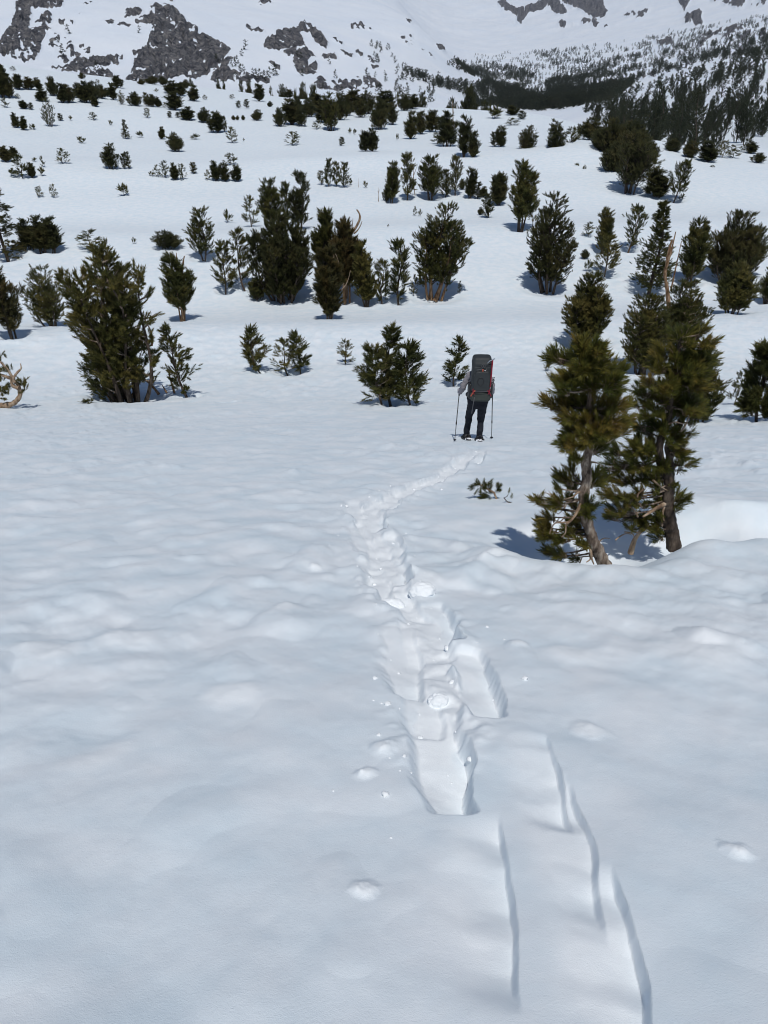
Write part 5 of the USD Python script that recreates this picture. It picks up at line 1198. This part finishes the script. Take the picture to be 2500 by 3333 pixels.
FEET = hit(1545, 1433)
SL = -.36                                        # fall of the slope under the hiker, forward
gz = lambda x, y: SL * y
person = thing('person', 'hiker seen from behind in grey jacket and black trousers walking down the snow', 'person', FEET)
lf, rf = np.array([-.16, .14]), np.array([.075, -.14])
def J(x, y, z): return np.array([x, y, z])
ank_l, ank_r = J(lf[0], lf[1] - .02, gz(0, lf[1]) + .15), J(rf[0], rf[1] - .02, gz(0, rf[1]) + .13)
hip_l, hip_r = J(-.085, .0, .86), J(.115, .0, .86)
kn_l, kn_r = J(-.135, .12, .47), J(.105, .05, .45)
pel, chest, neck = J(.015, .0, .92), J(.01, .06, 1.30), J(.005, .12, 1.46)
sh_l, sh_r = J(-.17, .09, 1.40), J(.195, .09, 1.40)
el_l, el_r = J(-.285, .10, 1.13), J(.29, .10, 1.13)
wr_l, wr_r = J(-.325, .28, .955), J(.335, .27, .965)
head = J(.0, .20, 1.585)
def hand(w, side, curl_to):
    """Palm, four curled fingers of unequal length and a thumb that closes against them, round the grip at curl_to."""
    g = np.asarray(curl_to, float)
    parts = chain([(w, .027), (w + (g - w) * .45 + [0, 0, .02], .026), (g + [side * .012, -.02, .012], .022)])
    parts += [m3.Manifold.batch_hull([ball(g + [side * .022, -.015, .04], .012, 12), ball(g + [side * .022, -.015, -.03], .012, 12), ball(w + (g - w) * .4, .022, 12)])]
    for k, ln in enumerate((.92, 1.0, .95, .80)):
        z = .036 - .022 * k
        a = g + [side * .022, -.005, z]
        parts += chain([(a, .0105), (a + np.array([0, .034 * ln, -.003]), .0098), (a + np.array([-side * .030, .044 * ln, -.006]), .0092), (a + np.array([-side * .042, .022, -.008]), .0085)])
    a = w + (g - w) * .55
    parts += chain([(a, .014), (g + [-side * .018, -.012, .03], .0115), (g + [-side * .008, .02, .040], .010)])
    return parts
grip_l, grip_r = J(-.335, .335, .955), J(.345, .325, .965)
limb = lambda *j: chain(list(j))
core = [m3.Manifold.batch_hull([ball(pel + [-.09, 0, 0], .10), ball(pel + [.09, 0, 0], .10), ball(pel + [0, .02, .18], .105)]),
        m3.Manifold.batch_hull([ball(pel + [0, .02, .18], .105), ball(chest + [-.09, 0, 0], .105), ball(chest + [.09, 0, 0], .105)]),
        m3.Manifold.batch_hull([ball(chest + [-.09, 0, 0], .105), ball(chest + [.09, 0, 0], .105), ball(sh_l, .05), ball(sh_r, .05), ball(neck - [0, .01, .03], .06)])]
headp = chain([(neck - [0, .02, .02], .054), (head - [0, .03, .08], .052)]) + [m3.Manifold.batch_hull([ball(head + [0, -.015, .035], .082), ball(head + [0, .035, -.035], .068), ball(head + [0, .06, -.075], .034)])]
headp += chain([(head + [0, .098, .015], .011), (head + [0, .118, -.022], .014)]) + [ball(head + [sx * .078, .0, -.005], .02, 12).scale([1, 1, 1]) for sx in (-1, 1)]
legs = limb((hip_l, .085), (kn_l, .052), (ank_l, .038)) + limb((hip_r, .085), (kn_r, .052), (ank_r, .038))
arms = limb((sh_l, .05), (el_l, .038), (wr_l, .026)) + limb((sh_r, .05), (el_r, .038), (wr_r, .026))
feet = chain([(ank_l, .038), (J(lf[0], lf[1] - .05, ank_l[2] - .06), .035), (J(lf[0] - .01, lf[1] + .15, ank_l[2] - .13), .032)]) + chain([(ank_r, .038), (J(rf[0], rf[1] - .05, ank_r[2] - .05), .035), (J(rf[0] + .01, rf[1] + .15, ank_r[2] - .12), .032)])
obj('body', blend(core + headp + legs + arms + feet + hand(wr_l, -1, grip_l) + hand(wr_r, 1, grip_r), .012, 8), cl_skin, person, smooth=True)
for sx in (-1, 1):
    obj('eye', trimesh.creation.icosphere(2, .012).apply_translation(head + [sx * .032, .088, .012]), cl_black, person, smooth=True)
obj('mouth', strap_mesh([head + [-.025, .093, -.058], head + [0, .099, -.06], head + [.025, .093, -.058]], .008, .004, (0, 1, 0)), cl_red, person)
cap = blend([m3.Manifold.batch_hull([ball(head + [0, -.018, .045], .094), ball(head + [0, -.03, -.01], .088)]) - rbox(head + [0, .14, -.06], (.3, .2, .14), .02)], .015, 6)
obj('hat', cap, cl_black, person, smooth=True)
obj('hair', blend([m3.Manifold.batch_hull([ball(head + [0, -.03, 0], .088), ball(head + [0, -.035, -.055], .068)])], .02, 6, .006, 4, 60), cl_hair, person, smooth=True)
# clothes
tr = [m3.Manifold.batch_hull([ball(hip_l + [-.01, 0, .08], .115), ball(hip_r + [.01, 0, .08], .115), ball(hip_l + [0, 0, -.06], .10), ball(hip_r + [0, 0, -.06], .10)])]
tr += chain([(hip_l + [0, 0, -.05], .104), (kn_l + [0, 0, .03], .075), (kn_l + [0, .0, -.06], .068), (ank_l + [-.0, -.01, .12], .064), (ank_l + [0, -.01, -.02], .062)])
tr += chain([(hip_r + [0, 0, -.05], .104), (kn_r + [0, 0, .03], .078), (kn_r + [.0, .0, -.06], .068), (ank_r + [0, -.01, .12], .066), (ank_r + [0, -.01, -.02], .064)])
obj('trousers', blend(tr, .02, 5, .03, 3, 8), cl_trouser, person, smooth=True)
jk = [m3.Manifold.batch_hull([ball(pel + [-.11, .02, .02], .105), ball(pel + [.11, .02, .02], .105), ball(chest + [-.10, 0, 0], .115), ball(chest + [.10, 0, 0], .115)]),
      m3.Manifold.batch_hull([ball(chest + [-.10, 0, 0], .115), ball(chest + [.10, 0, 0], .115), ball(sh_l, .066), ball(sh_r, .066), ball(neck - [0, .02, .02], .068)])]
jk += chain([(sh_l, .068), (el_l + [0, 0, .04], .060), (el_l, .058), ((el_l + wr_l) / 2, .054), (wr_l, .042)]) + chain([(sh_r, .068), (el_r + [0, 0, .04], .060), (el_r, .058), ((el_r + wr_r) / 2, .054), (wr_r, .042)])
obj('jacket', blend(jk, .018, 5, .032, 6, 11), cl_jacket, person, smooth=True)
for w, sd, g in ((wr_l, -1, grip_l), (wr_r, 1, grip_r)):
    t_ = blend(hand(w, sd, g), .006, 4)
    t_.vertices = t_.vertices + t_.vertex_normals * .005
    cuff = blend(chain([(w + (w - g) * .3, .045), (w, .044), (w + (g - w) * .3, .036)]), .012, 4)
    obj('glove', trimesh.util.concatenate([t_, cuff]), cl_glove, person, smooth=True)
for a, f in ((ank_l, lf), (ank_r, rf)):
    base = J(f[0], f[1], a[2] - .085)
    b = blend(chain([(a + [0, -.01, .06], .056), (a + [0, -.012, -.02], .054)]) + [m3.Manifold.batch_hull([ball(base + [-.015, -.07, .03], .042), ball(base + [.015, -.07, .03], .042), ball(base + [-.02, .14, -.035], .036), ball(base + [.02, .14, -.035], .036), ball(base + [0, .03, .05], .045)])], .015, 6)
    obj('boot', b, cl_boot, person, smooth=True)

# pack and what hangs on it
pack = thing('backpack', 'large charcoal backpack with red straps worn by the hiker', 'backpack', FEET)
cx = .026
def pbody(z0, z1, w0, w1, y0, y1, r=.06):
    return m3.Manifold.batch_hull([ball((cx + s * (w / 2 - r), yy + (r if yy < -.1 else -r), z + (r if z == z0 else -r)), r) for s in (-1, 1) for (w, z) in ((w0, z0), (w1, z1)) for yy in (y0, y1)])
main = blend([pbody(1.17, 1.74, .40, .37, -.31, -.02)], .022, 4, .012, 8, 7)
obj('main_bag', main, cl_pack, pack, smooth=True)
obj('lid', blend([m3.Manifold.batch_hull([ball((cx + s * .115, y, z), r) for s in (-1, 1) for y, z, r in ((-.22, 1.74, .085), (-.06, 1.74, .075), (-.20, 1.80, .075), (-.09, 1.82, .07))])], .022, 4, .012, 9, 8), cl_pack, pack, smooth=True)
obj('bottom_compartment', blend([pbody(.985, 1.19, .40, .42, -.325, -.04)], .022, 4, .012, 10, 7), cl_pack2, pack, smooth=True)
obj('front_pocket', blend([m3.Manifold.batch_hull([ball((cx + s * w, -.315, z), .03) for s in (-1, 1) for w, z in ((.13, 1.24), (.135, 1.5), (.10, 1.60))])], .018, 4, .008, 11, 12), cl_pack, pack, smooth=True)
for s in (-1, 1):
    obj('side_pocket', blend([m3.Manifold.batch_hull([ball((cx + s * .205, y, z), .035) for y in (-.22, -.10) for z in (1.06, 1.30)])], .018, 4, .012, 12 + s, 14), cl_black, pack, smooth=True)
    obj('hip_belt', blend(chain([((cx + s * .17, -.10, 1.03), .05), ((cx + s * .215, .0, 1.02), .055), ((cx + s * .16, .14, 1.0), .04)]), .02, 5), cl_black, pack, smooth=True)
    obj('shoulder_strap', strap_mesh([(s * .10 + .01, -.03, 1.50), (s * .11 + .01, .07, 1.525), (s * .12 + .01, .185, 1.42), (s * .13, .205, 1.28), (s * .17, .10, 1.12)], .06, .014, (0, 1, 0)), cl_black, pack)
    x0 = cx + s * .16
    obj('red_strap', strap_mesh([(cx + s * .12, -.345, 1.245), (x0, -.345, 1.205), (cx + s * .20, -.325, 1.115)], .022, .006), cl_orange if s < 0 else cl_red, pack)
    obj('red_strap', strap_mesh([(x0 + .005 * s, -.347, 1.28), (x0, -.347, 1.205), (cx + s * .135, -.345, 1.165)], .018, .006), cl_red, pack)
ring = trimesh.creation.torus(.038, .0055, 24, 8); ring.apply_transform(trimesh.transformations.rotation_matrix(math.pi / 2, [1, 0, 0])); 
obj('round_badge', trimesh.util.concatenate([ring.copy().apply_translation((.042, -.312, 1.735)), trimesh.creation.cylinder(.016, .008, sections=20, transform=trimesh.transformations.rotation_matrix(math.pi / 2, [1, 0, 0])).apply_transform(trimesh.transformations.scale_matrix(1)).apply_translation((.042, -.310, 1.735))]), cl_strap, pack, smooth=40)
ring2 = trimesh.creation.torus(.058, .006, 28, 8); ring2.apply_transform(trimesh.transformations.rotation_matrix(math.pi / 2, [1, 0, 0])); ring2.apply_scale([1, 1, 1.35]); ring2.apply_translation((.0, -.345, 1.425))
obj('pocket_ring', ring2, cl_black, pack, smooth=True)
obj('buckle', blend([rbox((.03, -.335, 1.655), (.026, .016, .05), .006, 10)], .01, 2), cl_orange, pack)
obj('buckle', blend([rbox((.072, -.335, 1.655), (.02, .014, .02), .005, 10)], .01, 2), cl_metal, pack)
for a, b in (((-.09, -.325, 1.66), (.02, -.335, 1.685)), ((-.12, -.325, 1.55), (-.02, -.34, 1.62)), ((.07, -.335, 1.60), (.10, -.33, 1.69)), ((-.10, -.345, 1.215), (.15, -.345, 1.222))):
    obj('webbing', strap_mesh([a, (np.array(a) + b) / 2 + [0, -.006, 0], b], .014, .004), cl_strap, pack)
obj('hanging_strap', strap_mesh([(-.10, -.33, 1.10), (-.112, -.345, 1.0), (-.120, -.30, .86), (-.128, -.27, .72)], .016, .004), cl_strap, pack)
for s in (-1, 1):
    for k in range(4):
        a = np.array([cx + s * (.215 + .004 * k), -.25 + .03 * k, 1.48 - .045 * k])
        obj('compression_strap', strap_mesh([a, a + [s * .035, -.03, .012 - .02 * (k % 2)], a + [s * .02, .02, -.05]], .016, .004), cl_black if k % 2 else cl_strap, pack)
axe = thing('ice_axe', 'ice axe with red shaft and silver head strapped to the right of the backpack', 'ice axe', FEET)
obj('shaft', blend(chain([((.197, -.335, 1.315), .013), ((.204, -.335, 1.86), .016)]), .01, 3), cl_red, axe, smooth=True)
obj('axe_head', join([tube(np.array([(.235, -.335, 1.878), (.205, -.337, 1.872), (.15, -.34, 1.848), (.105, -.34, 1.80)]), np.array([.010, .012, .010, .003]), 8)]), cl_metal, axe, smooth=50)
obj('adze', blend([m3.Manifold.batch_hull([ball((.205, -.337, 1.872), .012, 10), ball((.245, -.35, 1.885), .007, 10), ball((.245, -.32, 1.885), .007, 10)])], .008, 2), cl_metal, axe, smooth=True)
obj('spike', tube(np.array([(.197, -.335, 1.315), (.196, -.335, 1.25)]), np.array([.008, .002]), 8), cl_metal, axe)

# poles and snowshoes
def pole(label, grip, tip, lean_up=.055):
    g, tp = np.array(grip), np.array(tip)
    d = (g - tp) / np.linalg.norm(g - tp)
    t = thing('trekking_pole', label, 'trekking pole', FEET)
    obj('grip', blend(chain([(g - d * .09, .014), (g, .017), (g + d * .05, .018)]), .01, 3), cl_black, t, smooth=True)
    L = np.linalg.norm(g - tp)
    obj('upper_shaft', tube(np.array([g - d * .08, tp + d * L * .36]), np.array([.0095, .0095]), 10), cl_black, t, smooth=60)
    obj('lower_shaft', tube(np.array([tp + d * L * .38, tp + d * .03]), np.array([.0075, .007]), 10), cl_black, t, smooth=60)
    obj('lock_collar', blend(chain([(tp + d * L * .35, .014), (tp + d * L * .39, .013)]), .008, 2), cl_black, t, smooth=True)
    obj('basket', trimesh.creation.cylinder(.032, .006, sections=24).apply_translation(tp + d * .05), cl_black, t, smooth=40)
    obj('tip', tube(np.array([tp + d * .04, tp - d * .02]), np.array([.006, .002]), 8), cl_metal, t)
    q = np.array([g + d * .04, g + [0, -.05, -.02], g + [0, -.055, -.08], g - d * .01])
    obj('wrist_strap', strap_mesh(q, .018, .003, (0, -1, 0)), cl_black, t)
pole('trekking pole in the left hand of the hiker', grip_l, (-.45, -.36, gz(0, -.36) + .0))
pole('trekking pole in the right hand of the hiker', grip_r, (.365, .10, gz(0, .10) + .0))

def snowshoe(label, foot, ank, turn):
    c = J(foot[0], foot[1] - .04, 0)
    t = thing('snowshoe', label, 'snowshoe', FEET)
    ct, st = math.cos(turn), math.sin(turn)
    tilt = SL
    def W(x, y, z): 
        X, Yy = c[0] + x * ct - y * st, c[1] + x * st + y * ct
        return np.array([X, Yy, gz(0, Yy) + .035 + z])
    out = [W(.095 * math.sin(a) * (1 - .25 * (math.cos(a) < 0) * -math.cos(a)), .31 * math.cos(a), .03 * max(0, math.cos(a)) ** 3) for a in np.linspace(0, 2 * math.pi, 37)]
    obj('frame', tube(np.array(out), np.full(37, .0095), 8, False), cl_black, t, smooth=60)
    n = 36
    v = np.array([W(0, 0, .002)] + [(o + 0) for o in out[:-1]]); f = np.array([[0, 1 + (i + 1) % n, 1 + i] for i in range(n)])
    v2 = np.vstack([v, v - [0, 0, .004]]); f2 = np.vstack([f, f[:, ::-1] + len(v)])
    obj('deck', (v2, f2), cl_black, t)
    for k in range(3):
        y = -.10 + .09 * k
        obj('binding_strap', strap_mesh([W(-.07, y, .01), W(-.055, y, .075), W(0, y + .01, .105 - .012 * k), W(.055, y, .075), W(.07, y, .01)], .022, .005, (0, -.5, .86)), cl_black, t)
    obj('heel_plate', blend([rbox(W(0, -.10, .012), (.085, .11, .012), .005, 10)], .01, 2), cl_metal, t)
    rr = np.random.default_rng(int(foot[0] * 1000) + 500)
    cl = [ball(W(rr.uniform(-.07, .07), rr.uniform(-.27, -.13), .004), rr.uniform(.014, .03), 8) for _ in range(9)]
    obj('snow_clump', blend(cl, .012, 3, .008, 3, 30), cl_tuft, t, smooth=True)
snowshoe('snowshoe under the left foot of the hiker, a clump of snow on its tail', lf, ank_l, .10)
snowshoe('snowshoe under the right foot of the hiker, tail towards the viewer', rf, ank_r, -.08)

for nm in ('person', 'backpack', 'ice_axe', 'trekking_pole', 'trekking_pole_001', 'snowshoe', 'snowshoe_001'):
    UsdGeom.Xformable(stage.GetPrimAtPath('/World/' + nm)).AddScaleOp().Set(Gf.Vec3f(.95, .95, .95))

# ---------------------------------------------------------------- clods of snow beside the prints
def clod(u, v, r_px, label, seed, squash=.6, tail=0):
    p = hit(u, v)
    p[2] = float(near_relief(np.array([p[0]]), np.array([p[1]]), ground(np.array([p[0]]), np.array([p[1]])))[0])
    r = r_px * depth_of(p) / FOC
    s = trimesh.creation.icosphere(4, 1.0)
    n = meshkit.fbm(s.vertices * 1.5 + seed, 3, seed)[:, None]
    n2 = meshkit.fbm(s.vertices * 5 + seed, 3, seed + 1)[:, None]
    s.vertices = s.vertices * (.72 + .5 * n + .14 * n2) * [r, r * .8, r * squash]
    obj('snow_clod', s.apply_translation(p + [0, 0, r * squash * .12]), fresh_snow, None, smooth=True, label=label, cat='snow lump')
clod(1428, 2262, 34, 'upright snow block standing between two deep prints', 5, .9)
clod(1275, 1948, 38, 'left one of two broken snow blocks in the track', 6, .7)
clod(1375, 1930, 44, 'right one of two broken snow blocks in the track', 7, .7)
# crumbs kicked up along the trench
rng = np.random.default_rng(91)
crumbs = []
ball0 = trimesh.creation.icosphere(1, 1.0)
for k in range(110):
    i = int(rng.integers(0, len(PATH) - 1)); t = rng.uniform()
    q = PATH[i] * (1 - t) + PATH[i + 1] * t
    xx, yy = q[0] + rng.normal() * .24, q[1] + rng.normal() * .1
    r = .005 + .016 * rng.uniform() ** 3.5
    crumbs.append((ball0.vertices * (rng.uniform(.6, 1.25, (len(ball0.vertices), 1))) * [r, r, r * .6], xx, yy, r))
cx_, cy_ = np.array([c[1] for c in crumbs]), np.array([c[2] for c in crumbs])
cz_ = near_relief(cx_.copy(), cy_.copy(), ground(cx_, cy_))
obj('snow_crumbs', join([(v + [x_, y_, z_ + r * .2], ball0.faces) for (v, x_, y_, r), z_ in zip(crumbs, cz_)]), fresh_snow, None, smooth=True, label='crumbs of snow kicked up along the track', kind='stuff')

# ---------------------------------------------------------------- thin air between here and the far ridges
air = M('thin_haze', {'v': ('principled_volume', {'color': (0.72, 0.82, 1.0), 'density': 3.0e-5, 'anisotropy': 0.2})}, volume='v.volume')
top = float(P[:, 2].max()) + 60
low = float(P[:, 2].min()) - 1.0
wide = float(np.abs(P[:, 0]).max()) + 40
box = trimesh.creation.box(extents=(2 * wide, float(P[:, 1].max() - P[:, 1].min()) + 80, top - low))
box.apply_translation((0, float(P[:, 1].max() + P[:, 1].min()) / 2, (top + low) / 2))
obj('haze', box, air, kind='stuff')
